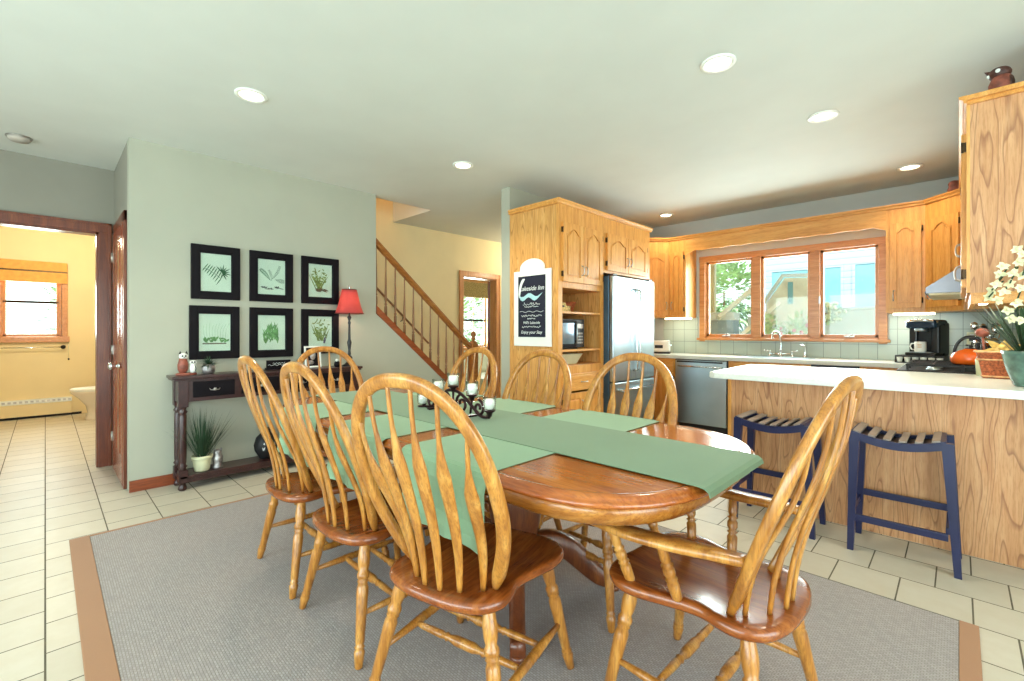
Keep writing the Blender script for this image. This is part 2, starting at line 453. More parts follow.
# bathroom
m = MB(); YB0, YB1 = -.36, .125
m.box(-9.27, -9.15, -2.2, -.42, 0, CEIL); m.box(-9.27, -9.15, .16, 1.3, 0, CEIL); m.box(-9.27, -9.15, -.42, .16, 2.10, CEIL); m.box(-9.27, -9.15, -.42, .16, 0, 1.12)
m.box(-9.15, -5.55, 1.2, 1.3, 0, CEIL); m.box(-9.15, -5.55, -2.3, -2.2, 0, CEIL)
S('wall_bathroom', m, M_yel)
# den beyond the stair hall
m = MB(); m.box(-8.12, -8.0, 3.8, 6.55, 0, CEIL); m.box(-8.12, -8.0, 7.32, 9.0, 0, CEIL); m.box(-8.12, -8.0, 6.55, 7.32, 2.33, CEIL); m.box(-8.12, -8.0, 6.55, 7.32, 0, .82); m.box(-8.0, -5.47, 3.7, 3.8, 0, CEIL); m.box(-8.0, -5.47, 8.9, 9.0, 0, CEIL)
S('wall_den', m, M_white)
# backsplash, on the wall between counter and cupboards
m = MB(); m.box(-2.9, -2.43, YW-.012, YW, .91, 1.39); m.box(-2.43, -.5, YW-.012, YW, .91, 1.085); m.box(-.5, .358, YW-.012, YW, .91, 1.39); m.box(.358, .37, 3.47, YW, .91, 1.55)
S('trim_1', m, M_bs)
# baseboards
m = MB(); m.box(XP, XP+.014, .435, 3.80, 0, .085, .003); S('baseboard_left', m, M_trimx)
m = MB(); m.box(-5.35, -5.336, 2.6, 4.33, 0, .085, .003); m.box(-5.35, -5.336, 5.18, 8.9, 0, .085, .003); S('baseboard_stair_hall', m, M_trimx)
m = MB(); m.box(-3.34, -3.324, 3.24, 5.9, 0, .085, .003); S('baseboard_partition', m, M_trimx)

# door casings ---------------------------------------------------------
def casing_x(mb, x, y0, y1, z1, w=.085, t=.02, side=1):
    """casing around an opening in an x = const wall; side +1 on the +x face"""
    a, b = (x, x+t) if side > 0 else (x-t, x)
    mb.box(a, b, y0-w, y0, 0, z1+w, .004); mb.box(a, b, y1, y1+w, 0, z1+w, .004); mb.box(a-.001 if side < 0 else a, b+.003, y0-w-.002, y1+w+.002, z1, z1+w+.002, .004)
    a2, b2 = (x+t, x+t+.008) if side > 0 else (x-t-.008, x-t)
    mb.box(a2, b2, y0-w, y0-w+.02, 0, z1+w, .003); mb.box(a2, b2, y1+w-.02, y1+w, 0, z1+w, .003); mb.box(a2, b2, y0-w, y1+w, z1+w-.02, z1+w, .003)
m = MB(); casing_x(m, -5.43, -.57, .33, 2.07); m.box(-5.56, -5.43, .315, .335, 0, 2.07); m.box(-5.56, -5.43, -.575, -.555, 0, 2.07); m.box(-5.56, -5.43, -.57, .33, 2.055, 2.075)
S('door_1', m, M_trim)
m = MB(); casing_x(m, -5.35, 4.41, 5.09, 2.03, .08); m.box(-5.48, -5.35, 4.40, 4.415, 0, 2.03); m.box(-5.48, -5.35, 5.085, 5.10, 0, 2.03); m.box(-5.48, -5.35, 4.40, 5.10, 2.02, 2.04)
S('door_2', m, M_winoakz)
# closet door in the short return wall, seen at a grazing angle
m = MB(); m.box(-5.34, -5.26, .415, .435, 0, 2.12, .004); m.box(-4.60, -4.52, .415, .435, 0, 2.12, .004); m.box(-5.34, -4.52, .415, .435, 2.04, 2.12, .004)
d3 = S('door_3', m, M_trim)
def panel_door(mb, w, h, y=-.0, t=.03):
    mb.box(0, w, y, y+t, 0, h, .002)
    for z0, z1 in ((.22, .95), (1.08, h-.14)):
        for x0, x1 in ((.1, w/2-.04), (w/2+.04, w-.1)):
            mb.box(x0, x1, y-.006, y+t+.006, z0, z1, .012)
m = MB(); m.M = TR(-5.26, .412, .01); panel_door(m, .66, 2.03, 0, .02); dp = m.build('door_leaf', M_door, d3)
m = MB()
m.lathe([(0, 0), (.018, 0), (.02, .008), (.012, .02), (.012, .035), (.028, .045), (.03, .06), (.018, .072), (0, .075)], TR(-4.68, .41, .93) @ Matrix.Rotation(PI/2, 4, 'X'))
m.build('door_knob', M_chrome, dp)
for z in (.25, 1.0, 1.8):
    m = MB(); m.lathe([(.007, 0), (.007, .08)], TR(-5.262, .405, z), 8); m.box(-5.28, -5.245, .409, .412, z, z+.08); m.build('hinge', M_pewter, dp)
# open door leaf into the den
dn = thing('interior_door', 'dark wooden door standing open in the doorway past the staircase', 'door', (-5.50, 5.075, 0), math.radians(135))
m = MB(); m.M = TR(.01, -.02, .01); panel_door(m, .66, 2.0, 0, .035); lf = m.build('door_panel', M_door, dn)
for z in (.25, 1.0, 1.75):
    m = MB(); m.lathe([(.008, 0), (.008, .09)], TR(0, -.028, z), 8); m.build('hinge', M_iron, dn)
m = MB(); m.lathe([(0, 0), (.025, .005), (.012, .02), (.012, .03), (.028, .045), (.02, .07), (0, .075)], TR(.61, -.02, .95) @ Matrix.Rotation(PI/2, 4, 'X')); m.build('door_knob', M_pewter, dn)

# kitchen window -----------------------------------------------------------
m = MB(); yo = YW-.022
m.box(-2.405, -2.335, yo, YW, 1.07, 2.15, .004); m.box(-.585, -.515, yo, YW, 1.07, 2.15, .004)
m.box(-2.408, -.512, yo-.004, YW, 2.085, 2.158, .004)
m.box(-2.43, -.49, YW-.05, YW, 1.085, 1.115, .006)
m.box(-2.36, -2.33, YW, YW+.14, 1.11, 2.12); m.box(-.59, -.56, YW, YW+.14, 1.11, 2.12); m.box(-2.33, -.59, YW, YW+.14, 2.09, 2.12); m.box(-2.36, -.56, YW, YW+.14, 1.10, 1.135)
m.box(-1.775, -1.685, YW-.015, YW+.12, 1.12, 2.1, .004); m.box(-1.185, -1.09, YW-.015, YW+.12, 1.12, 2.1, .004)
w1 = S('window_1', m, M_winoak)
for x0, x1 in ((-2.33, -1.775), (-1.685, -1.185), (-1.09, -.59)):
    m = MB(); t = .028
    m.box(x0, x1, YW+.03, YW+.06, 1.135, 1.135+t, .003); m.box(x0, x1, YW+.03, YW+.06, 2.09-t, 2.09, .003)
    m.box(x0, x0+t, YW+.03, YW+.06, 1.135, 2.09, .003); m.box(x1-t, x1, YW+.03, YW+.06, 1.135, 2.09, .003)
    sh = m.build('window_sash', M_winoakz, w1)
    m = MB(); m.box(x0+t, x1-t, YW+.043, YW+.047, 1.135+t, 2.09-t); m.build('glass_pane', M_glass, sh)
for x in (-2.08, -.83):
    m = MB(); m.box(x-.045, x+.045, YW-.012, YW+.02, 1.135, 1.15, .004); m.tube([(x, YW-.005, 1.15), (x+.02, YW-.02, 1.165), (x+.055, YW-.025, 1.155)], .006, 8); m.build('window_crank', M_pewter, w1)
m = MB(); m.box(-1.10, -1.085, YW-.03, YW-.015, 1.5, 1.58, .003); m.build('window_latch', M_pewter, w1)

# bathroom window
m = MB(); xw = -9.15
m.box(xw, xw+.03, .165, .225, 1.05, 2.15, .004); m.box(xw, xw+.03, -.48, -.42, 1.05, 2.15, .004); m.box(xw, xw+.04, -.50, .245, 1.045, 1.125, .006); m.box(xw, xw+.03, -.48, .225, 2.09, 2.15, .004)
m.box(xw-.12, xw, .14, .165, 1.1, 2.1); m.box(xw-.12, xw, -.42, -.40, 1.1, 2.1); m.box(xw-.12, xw, -.42, .165, 1.1, 1.13)
w2 = S('window_2', m, M_winoak)
m = MB()
for z0, z1 in ((1.13, 1.62), (1.59, 2.1)):
    m.box(xw-.07, xw-.04, -.40, -.37, z0, z1, .003); m.box(xw-.07, xw-.04, .11, .14, z0, z1, .003); m.box(xw-.07, xw-.04, -.40, .14, z0, z0+.03, .003); m.box(xw-.07, xw-.04, -.40, .14, z1-.03, z1, .003)
ws = m.build('window_sash', M_winoakz, w2)
m = MB(); m.box(xw-.058, xw-.054, -.37, .11, 1.15, 2.08); m.build('glass_pane', M_glass, ws)
# den window
xw = -8.0
m = MB(); m.box(xw, xw+.03, 6.49, 6.55, .76, 2.39, .004); m.box(xw, xw+.03, 7.32, 7.38, .76, 2.39, .004); m.box(xw, xw+.03, 6.49, 7.38, 2.33, 2.39, .004); m.box(xw, xw+.04, 6.47, 7.40, .76, .83, .004)
w3 = S('window_3', m, M_winoak)
m = MB()
for z0, z1 in ((.83, 1.47), (1.43, 2.33)):
    m.box(xw-.07, xw-.04, 6.55, 6.59, z0, z1); m.box(xw-.07, xw-.04, 7.28, 7.32, z0, z1); m.box(xw-.07, xw-.04, 6.55, 7.32, z0, z0+.04); m.box(xw-.07, xw-.04, 6.55, 7.32, z1-.04, z1)
m.box(xw-.06, xw-.045, 6.93, 6.945, .83, 2.33)
ws = m.build('window_sash', M_winoakz, w3)
m = MB(); m.box(xw-.058, xw-.054, 6.59, 7.28, .86, 2.3); m.build('glass_pane', M_glass, ws)
# unseen glazing behind and right of the camera, added to let fill light in
m = MB()
for x in (-4.0, -2.62, -1.22, .18, 1.52): m.box(x, x+.08, -3.1, -3.02, .25, 2.25, .004)
m.box(-4.0, 1.6, -3.1, -3.02, .25, .32, .004); m.box(-4.0, 1.6, -3.1, -3.02, 2.18, 2.25, .004)
w4 = S('added_window_back', m, M_winoak)
m = MB(); m.box(-3.92, 1.52, -3.064, -3.06, .32, 2.18); m.build('glass_pane', M_glass, w4)
m = MB()
for y in (-1.9, -.55, .85, 2.22): m.box(2.42, 2.5, y, y+.08, 0, 2.25, .004)
m.box(2.42, 2.5, -1.9, 2.3, 0, .08, .004); m.box(2.42, 2.5, -1.9, 2.3, 2.17, 2.25, .004)
w5 = S('added_window_right', m, M_winoak)
m = MB(); m.box(2.458, 2.462, -1.82, 2.22, .08, 2.17); m.build('glass_pane', M_glass, w5)

# ------------------------------------------------------------------ rug
m = MB(); m.box(-3.60, 0.0, .18, 2.625, .0005, .011, .003); rg = m.build('area_rug', M_rug)
tag(rg, 'large woven grey-brown area rug under the dining table', 'rug')
m = MB(); m.box(-3.62, .058, .095, .18, .0005, .013, .003); m.box(0.0, .058, .18, 2.63, .0005, .013, .003); m.box(-3.62, -3.60, .18, 2.63, .0005, .013, .002)
m.build('cloth_binding', M_bind, rg, label='tan cloth edge binding')


# ------------------------------------------------------------------ dining chairs
HB, HT, WB, WM, ZS, ZM = .12, .358, .160, .252, .43, .46
def hoop_pt(q):
    """q -1..1 along the hoop; returns (x, y, z)"""
    a = abs(q); s = 1 if q >= 0 else -1; top = 1.058
    if a > .5:
        k = (1-a)/.5; h = ZM*k; w = WB+(WM-WB)*math.sin(k*PI/2)
    else:
        an = (.5-a)/.5*PI/2; ex = .86
        h = ZM+(1-ZM)*math.sin(an)**ex; w = WM*max(math.cos(an), 0)**ex
    return (s*w, -(HB+(HT-HB)*(h**.92)), ZS-.004+(top-ZS)*h)
def hoop_at_x(x):
    best = None
    for i in range(0, 401):
        q = (i/400)*.62*(1 if x >= 0 else -1); p = hoop_pt(q)
        if best is None or abs(p[0]-x) < abs(best[0]-x): best = p
    return best
LEGP = [(.009, 0), (.0135, .01), (.018, .10), (.0195, .13), (.014, .15), (.019, .165), (.014, .18), (.0165, .2), (.019, .42), (.0215, .56), (.0215, .62),
        (.0165, .655), (.0215, .67), (.0165, .685), (.0225, .70), (.0225, .73), (.0165, .755), (.021, .8), (.0225, .86), (.018, .97), (.014, 1)]
STRP = [(.008, 0), (.0105, .08), (.013, .28), (.009, .31), (.0145, .33), (.009, .35), (.0165, .42), (.0165, .58), (.009, .65), (.0145, .67), (.009, .69), (.013, .72), (.0105, .92), (.008, 1)]
STR2 = [(.008, 0), (.012, .2), (.016, .44), (.0115, .46), (.0165, .475), (.0115, .49), (.0165, .51), (.0115, .525), (.016, .55), (.012, .8), (.008, 1)]
POSTP = [(.010, 0), (.015, .06), (.017, .3), (.011, .35), (.018, .38), (.011, .41), (.017, .47), (.017, .55), (.011, .60), (.018, .63), (.011, .66), (.015, .72), (.013, .95), (.009, 1)]

def make_chair(name, label, arm=False, group='windsor chairs around the dining table', cat='chair'):
    t = thing(name, label, cat, group=group)
    half = [(0, .255), (.11, .262), (.19, .245), (.238, .19), (.242, .12), (.222, .05), (.205, -.01), (.200, -.06), (.214, -.11), (.213, -.165), (.172, -.222), (.09, -.25)]
    pts = half+[(0, -.256)]+[(-x, y) for x, y in half[:0:-1]]
    out = catmull(pts, 4)
    def ring(off, z, sc=None):
        r = []
        n = len(out)
        for i, (x, y) in enumerate(out):
            if sc is not None: r.append((x*sc, y*sc, z)); continue
            a = Vector(out[i-1]); b = Vector(out[(i+1) % n]); d = (b-a).normalized(); nn = Vector((-d.y, d.x))
            c = Vector((x, y)); 
            if nn.dot(c) > 0: nn = -nn
            c = c+nn*off; r.append((c.x, c.y, z))
        return r
    mb = MB()
    R0 = [ring(.022, .392), ring(.006, .398), ring(0, .408), ring(0, .418), ring(.004, .427), ring(.012, .4305)]
    R0 += [ring(0, .429, .86), ring(0, .424, .7), ring(0, .419, .45), ring(0, .418, .2), ring(0, .4185, .02)]
    mb.rings(R0); seat = mb.build('seat', M_chseat, t)
    tops = [(-.165, -.165), (.165, -.165), (-.175, .165), (.175, .165)]
    feet = [(-.252, -.235), (.252, -.235), (-.245, .232), (.245, .232)]
    LP = []
    for a, b in zip(tops, feet):
        mb = MB(); mb.turned((b[0], b[1], 0), (a[0], a[1], .402), LEGP, 14); mb.build('leg', M_ch, t)
        LP.append((Vector((b[0], b[1], 0)), Vector((a[0], a[1], .402))))
    at = lambda i, z: LP[i][0].lerp(LP[i][1], z/.402)
    for i, j in ((0, 2), (1, 3)):
        mb = MB(); mb.turned(at(i, .165), at(j, .165), STR2, 10); mb.build('side_stretcher', M_ch, t)
    for k in (.36, .66):
        mb = MB(); mb.turned(at(0, .165).lerp(at(2, .165), k), at(1, .165).lerp(at(3, .165), k), STRP, 10); mb.build('cross_stretcher', M_ch, t)
    # bent hoop
    N = 56; P = [hoop_pt(-1+2*i/N) for i in range(N+1)]; secs = []; ups = []
    for i, p in enumerate(P):
        q = abs(-1+2*i/N); w = .0205*(1-.55*max(0, (q-.9)/.1)); d = .0135*(1-.3*max(0, (q-.9)/.1))
        secs.append([(d*x, w*y) for x, y in ((1, .55), (.72, .9), (.45, 1), (-.45, 1), (-.72, .9), (-1, .55), (-1, -.55), (-.72, -.9), (-.45, -1), (.45, -1), (.72, -.9), (1, -.55))])
    nrm = Vector((0, 1, (HT-HB)/(1.058-ZS))).normalized()
    mb = MB(); mb.sweep(P, secs, up=nrm); mb.build('back_hoop', M_ch, t)
    for bx, tx in ((-.135, -.205), (-.083, -.128), (-.028, -.043), (.028, .043), (.083, .128), (.135, .205)):
        tp = Vector(hoop_at_x(tx)); b = Vector((bx, -(HB+.100*(1-(bx/WB)**2)), .424))
        c = []; secs = []; n = 24
        for i in range(n+1):
            s = i/n; z = b.z+(tp.z-b.z)*s
            y = b.y+(tp.y-b.y)*(s-.085*math.sin(2*PI*s))+.012*math.sin(PI*s)*0
            x = b.x+(tp.x-b.x)*s
            c.append((x, y, z))
            if s < .62: w = .0075+(.0265-.0075)*(s/.62)**.8
            elif s < .78: w = .0265+(.0065-.0265)*((s-.62)/.16)**.85
            else: w = .0065-.001*(s-.78)/.22
            dd = .0062
            secs.append([(dd*x_, w*y_) for x_, y_ in ((1, .35), (.7, .85), (0, 1), (-.7, .85), (-1, .35), (-1, -.35), (-.7, -.85), (0, -1), (.7, -.85), (1, -.35))])
        mb = MB(); mb.sweep(c, secs, up=Vector((0, 1, .3)))
        mb.build('spindle', M_ch, t)
    if arm:
        for s in (-1, 1):
            path = [(s*.232, -.185, .615), (s*.245, -.10, .612), (s*.258, 0, .605), (s*.268, .12, .600), (s*.262, .22, .598), (s*.25, .265, .594)]
            pc = catmull(path, 5, False); n = len(pc); secs = []
            for i in range(n):
                u = i/(n-1); w = .018+.016*math.sin(PI*min(1, u*1.25)*.8); 
                if u > .94: w *= .8
                secs.append([(.011*a, w*b) for a, b in ((1, .8), (.6, 1), (-.6, 1), (-1, .8), (-1, -.8), (-.6, -1), (.6, -1), (1, -.8))])
            mb = MB(); mb.sweep(pc, secs, up=Vector((0, 0, 1))); ar = mb.build('armrest', M_ch, t)
            for p0, p1 in (((s*.205, .155, .42), (s*.262, .19, .592)), ((s*.195, .01, .42), (s*.26, .03, .598))):
                mb = MB(); mb.turned(p0, p1, POSTP, 12); mb.build('arm_post', M_ch, t)
    return t

def put(o, x, y, th, label=None, group=None):
    o.location = (x, y, RUGZ if y < 2.4 else 0); o.rotation_euler = (0, 0, math.radians(th))
    if label: o['label'] = label
    return o
RUGZ = .013
NL = 'oak windsor chair with arched spindle back, '
spots = [(-2.355, 1.01, -2, 'near side of the table, nearest the console'),
         (-1.76, 1.005, 0, 'near side of the table, middle of three'),
         (-1.165, 1.015, 13, 'near side of the table, closest to the camera'),
         (-1.215, 1.80, 178, 'far side of the table before the refrigerator'),
         (-1.83, 1.79, 178, 'far side of the table before the chalkboard cabinet'),
         (-2.44, 1.79, 178, 'far side of the table before the stair newel')]
c0 = make_chair('dining_chair', NL+spots[0][3])
for i, (x, y, th, lb) in enumerate(spots):
    put(c0 if i == 0 else copy_tree(c0), x, y, th, NL+lb)
ca = make_chair('dining_armchair', 'oak spindle-back windsor armchair at the table end beside the bar stools', True, 'windsor armchairs at the table ends', 'armchair')
put(ca, -.555, 1.455, 88)
ca2 = copy_tree(ca); put(ca2, -3.02, 1.46, -88, 'oak windsor armchair at the far table end in front of the red lamp')

# ------------------------------------------------------------------ dining table
tb = thing('dining_table', 'long oval-ended wooden pedestal dining table with moulded edge', 'table', (-1.815, 1.515, RUGZ))
def tbl_outline(inset=0, n=16):
    A0, bx, by, e = .815, .5-inset, .565-inset, 2.8
    P = []
    for sx, a0 in ((1, -PI/2), (-1, PI/2)):
        for i in range(n+1):
            a = a0+PI*i/n; c, s_ = math.cos(a), math.sin(a)
            P.append((sx*A0+sx*bx*abs(c)**(2/e) if abs(c) > 1e-9 else sx*A0, (1 if s_ >= 0 else -1)*by*abs(s_)**(2/e)))
    return P
def fix(P):  # drop duplicates
    o = []
    for p in P:
        if not o or (Vector(p)-Vector(o[-1])).length > 1e-4: o.append(p)
    return o
N_T = 22
prof = [(.06, .728), (.012, .728), (.0, .733), (-.004, .742), (.002, .749), (.006, .750), (.008, .756), (.014, .762), (.022, .765), (.03, .7645), (.034, .7635), (.04, .765), (.1, .765)]
dz = -RUGZ
mb = MB(); mb.rings([[(x, y, z+dz) for x, y in tbl_outline(i_, N_T)] for i_, z in prof]); mb.build('tabletop', M_table, tb)
mb = MB(); pa = [(.16, .672), (.062, .662), (.05, .668), (.030, .69), (.022, .71), (.028, .7285), (.16, .7285)]
mb.rings([[(x, y, z+dz) for x, y in tbl_outline(i_, N_T)] for i_, z in pa], cap=False); mb.build('apron', M_apron, tb)
for px in (.355, -.355):
    mb = MB(); mb.lathe([(0, .10), (.10, .10), (.125, .13), (.13, .2), (.115, .23), (.10, .25), (.105, .28), (.12, .36), (.125, .42), (.115, .5), (.10, .53), (.11, .55), (.125, .57), (.125, .64), (.11, .66), (0, .66)], TR(px, 0, 0), 28)
    mb.box(px-.2, px+.2, -.35, .35, .645, .70)
    pd = mb.build('pedestal', M_ped, tb)
    for k in range(4):
        a = PI/4+PI/2*k; ca_, sa = math.cos(a), math.sin(a)
        path = [(.08, .20), (.16, .215), (.24, .19), (.32, .12), (.385, .065), (.44, .045), (.47, .045)]
        pc = catmull(path, 5, False)
        pts = [(px+ca_*r, sa*r, z) for r, z in pc]; n = len(pts); secs = []
        for i in range(n):
            u = i/(n-1); h = .06-.03*u; w = .035-.006*u
            if u > .9: h *= .9
            secs.append([(h*a_, w*b_) for a_, b_ in ((1, .5), (.8, .9), (0, 1), (-.8, .9), (-1, .5), (-1, -.5), (-.8, -.9), (0, -1), (.8, -.9), (1, -.5))])
        mb = MB(); mb.sweep(pts, secs, up=Vector((0, 0, 1)))
        mb.lathe([(0, 0), (.028, 0), (.032, .01), (.028, .02), (0, .02)], TR(pts[-1][0]-.02*ca_, pts[-1][1]-.02*sa, 0), 12)
        mb.build('pedestal_foot', M_ped, pd)

# cloths --------------------------------------------------------------
def cloth(name, path, w, m, axis, th=.0022, wav=.004, sd=1):
    """closed thin cloth: path of (s, z) along the long axis, width w centred"""
    n = 8; P = [Vector(p) for p in path]; rings = []
    for i, p in enumerate(P):
        tg = (P[min(i+1, len(P)-1)]-P[max(i-1, 0)]).normalized(); nr = Vector((-tg.y, tg.x)); hang = max(0, .766-p.y)
        top, bot = [], []
        for k in range(n+1):
            u = -w/2+w*k/n; wv = wav*math.sin(k*1.9+sd)*min(1, hang*6)
            q = p+Vector((wv, 0)); q2 = q-nr*th
            top.append((q.x, u, q.y) if axis == 'X' else (u, q.x, q.y)); bot.append((q2.x, u, q2.y) if axis == 'X' else (u, q2.x, q2.y))
        rings.append(top+bot[::-1])
    mb = MB(); mb.rings(rings, smooth=False)
    o = mb.build(name, m); return o
def hang_path(a, b, z, za, zb):
    """a<b edges of the table; hangs to za beyond a and zb beyond b"""
    P = []
    for i in range(7): P.append((a-.012-.002*i, za+(z-.03-za)*i/6))
    P[0] = (a-.030, za); P[1] = (a-.028, za+(z-.03-za)/6)
    P = P[:6]+[(a-.014, z-.022), (a-.008, z-.008), (a+.006, z-.001), (a+.03, z)]
    n = 14
    for i in range(1, n): P.append((a+.03+(b-a-.06)*i/n, z))
    P += [(b-.03, z), (b-.006, z-.001), (b+.008, z-.008), (b+.014, z-.022)]
    for i in range(1, 7): P.append((b+.014+.0025*i, z-.022-(z-.022-zb)*i/6))
    return P
GC = 'crosswise cloths on the dining table'
for k, (xc, lb) in enumerate(((-1.262, 'light sage cloth laid crosswise on the table, nearest the bar end'), (-1.885, 'light sage cloth laid crosswise on the table beneath the candle holder'), (-2.508, 'light sage cloth laid crosswise on the table, nearest the red lamp'))):
    c = cloth('table_cloth', hang_path(.95, 2.08, .7695, .525, .55), .475, M_cross, 'Y', sd=k+2, wav=.009); c.location = (xc, 0, 0); tag(c, lb, 'tablecloth', GC)
P = [(-3.20, .66), (-3.19, .70), (-3.165, .74), (-3.145, .760), (-3.12, .7695)]+[(-3.12+i*.16, .7722) for i in range(1, 16)]+[(-.60, .7722), (-.55, .7722), (-.52, .7718), (-.498, .769), (-.485, .760), (-.480, .746)]
c = cloth('table_runner', P, .47, M_runner, 'X', sd=5, wav=.004); c.location = (0, 1.495, 0)
tag(c, 'long sage green table runner along the middle of the dining table', 'table runner')

# candle centrepiece ---------------------------------------------------
ch = thing('candle_holder', 'scrolled dark metal holder carrying five glass candle cups on the runner', 'candle holder', (-1.9, 1.50, .774))
cups = [(.28, .045), (.15, .108), (0, .140), (-.13, .098), (-.275, .005)]
mb = MB()
for x, z in cups: 
    mb.lathe([(0, z-.03), (.012, z-.03), (.016, z-.012), (.030, z-.004), (.030, z), (0, z)], TR(x, 0, 0), 14)
def scroll(cx, cz, r, a0, turns, sgn=1, yy=0):
    P = []
    for i in range(26):
        t = i/25; a = a0+sgn*turns*2*PI*t; rr = r*(1-.75*t)
        P.append((cx+rr*math.cos(a), yy, cz+rr*math.sin(a)))
    return P
for cx, cz, r, a0, tn, sg in ((.07, .052, .05, PI*.5, 1.3, 1), (.20, .045, .042, PI*.5, 1.3, -1), (-.07, .052, .05, PI*.5, 1.3, -1), (-.19, .04, .038, PI*.5, 1.3, 1)):
    mb.tube(scroll(cx, cz, r, a0, tn, sg), .0075, 8)
mb.tube(catmull([(-.275, 0, -.02+.02), (-.2, 0, .006), (-.13, 0, .02), (-.07, 0, .10), (0, 0, .115), (.07, 0, .10), (.15, 0, .05), (.22, 0, .008), (.28, 0, .012)], 6, False), .0085, 8)
for x in (-.16, .0, .16): mb.box(x-.012, x+.012, -.045, .045, 0, .008, .002)
for x, z in cups: mb.tube([(x*.92, 0, .012), (x, 0, max(.008, z-.025))], .006, 6)
mb.build('scroll_stand', M_scroll, ch)
for i, (x, z) in enumerate(cups):
    z = max(z, .012)
    mb = MB(); mb.lathe([(.024, 0), (.030, .002), (.032, .03), (.034, .066), (.031, .066), (.029, .03), (.027, .006), (0, .006)], TR(x, 0, z), 18, cap=False); cu_ = mb.build('glass_cup', M_cup, ch)
    mb = MB(); mb.lathe([(0, .007), (.0262, .007), (.0275, .05), (.025, .053), (0, .051)], TR(x, 0, z), 16); mb.tube([(x, 0, z+.045), (x+.001, 0, z+.055)], .0012, 6); mb.build('candle', M_candle, cu_)

# ------------------------------------------------------------------ bar stools
def make_stool():
    t = thing('bar_stool', 'x', 'bar stool', group='navy bar stools at the peninsula')
    W, D = .46, .335
    for sx in (0, 1):
        for sy in (0, 1):
            xt, yt = .03+sx*(W-.09), .018+sy*(D-.075); xb = xt+(-.02 if sx == 0 else .035)-.0; yb = yt+(-.012 if sy == 0 else .014)
            mb = MB(); tw, bw = .046, .028
            A = [(xb, yb, 0), (xb+bw, yb, 0), (xb+bw, yb+bw, 0), (xb, yb+bw, 0)]; B = [(xt-.012, yt, .645), (xt+tw-.012, yt, .645), (xt+tw-.012, yt+tw*.8, .645), (xt-.012, yt+tw*.8, .645)]
            mb.rings([A, B], smooth=False); mb.build('leg', M_stool, t)
    def rail(y0):
        P = [];n = 14
        for i in range(n+1):
            u = i/n; P.append((.035+u*(W-.09), 0, .652-.034*math.sin(PI*u)))
        top = [(x, z) for x, _, z in P]; bot = [(x, z-.042) for x, _, z in P][::-1]
        mb = MB(); mb.prism(top+bot, y0, y0+.026, bev=.002); mb.build('seat_rail', M_stool, t)
    rail(.02); rail(D-.05)
    for x0 in (.022, W-.092):
        mb = MB(); mb.box(x0, x0+.038, .02, D-.02, .605, .653, .003); mb.build('end_rail', M_stool, t)
    ns = 6
    for i in range(ns):
        u0 = (i+.12)/ns; u1 = (i+.62)/ns
        n = 4; pts = []
        for k in range(n+1):
            u = u0+(u1-u0)*k/n; pts.append((.03+u*(W-.08), .664-.034*math.sin(PI*u)))
        mb = MB(); mb.prism(pts+[(x, z-.008) for x, z in pts[::-1]], .012, D-.018, bev=.0015); mb.build('seat_slat', M_slat, t)
    top = [(.04+(W-.10)*i/10, .630-.03*math.sin(PI*i/10)) for i in range(11)]
    mb = MB(); mb.prism(top+[(x, z-.006) for x, z in top[::-1]], .03, D-.04); mb.build('seat_pad', M_slatd, t)
    for y, z, dx in ((.008, .165, 0), (D-.058+.012, .235, 0)):
        mb = MB(); mb.box(.022, W-.045, y+.004, y+.022, z, z+.036, .003); mb.build('stretcher', M_stool, t)
    for x in (.018, W-.055):
        mb = MB(); mb.box(x, x+.018, .015, D-.04, .20, .232, .003); mb.build('side_stretcher', M_stool, t)
    return t
st = make_stool(); st.location = (-.452, 3.085, 0); st['label'] = 'navy painted saddle bar stool with slatted seat, fully visible before the peninsula'
s2 = copy_tree(st); s2.location = (-1.055, 3.085, 0); s2['label'] = 'navy painted saddle bar stool with slatted seat, partly behind the armchair back'
# ------------------------------------------------------------------ pictures on the sage wall
def leafset(kind, r):
    """flat botanical shapes in local (u, v), unit box"""
    mbs = []
    return mbs
def frond(mb, u, v, ang, L, w, n, X, dep, r, curl=.3):
    """fern frond made of thin leaflets lying on the plane x = X (u -> y, v -> z)"""
    a = ang; px, pz = u, v; st_ = L/n
    for i in range(n):
        a += curl/n*1.2
        nx, nz = px+math.cos(a)*st_, pz+math.sin(a)*st_
        mb.prism([(px, pz-.0012), (nx, nz-.0008), (nx, nz+.0008), (px, pz+.0012)], X, X+dep, plane='YZ')
        ww = w*math.sin(PI*(.15+.85*(1-i/n)))*.95+.003
        for s in (-1, 1):
            b = a+s*1.05
            q = (px+math.cos(b)*ww, pz+math.sin(b)*ww); t = st_*(.8 if w > .02 and L > .08 else .5)
            mb.prism([(px, pz), (px+math.cos(b)*ww*.5-math.sin(b)*t*s*-.5, pz+math.sin(b)*ww*.5+math.cos(b)*t*s*-.5), q, (px+math.cos(b)*ww*.5+math.sin(b)*t*s*-.5, pz+math.sin(b)*ww*.5-math.cos(b)*t*s*-.5)], X, X+dep, plane='YZ')
        px, pz = nx, nz
G1 = mat('print_green_dark', '#3f6b48', .8, var=.15); G2 = mat('print_green_mid', '#7ba366', .8, var=.2, nscale=40); G3 = mat('print_olive', '#8f9450', .8, var=.2, nscale=40)
G4 = mat('print_brown', '#7a5a48', .8, var=.2, nscale=60); G5 = mat('print_violet', '#6a5270', .8, var=.1)
FR = [(.815, 1.165, 1.462, 1.905, 0), (1.238, 1.598, 1.462, 1.905, 1), (1.674, 2.032, 1.462, 1.908, 2), (.803, 1.160, .972, 1.408, 3), (1.238, 1.598, .968, 1.408, 4), (1.674, 2.032, .985, 1.408, 5)]
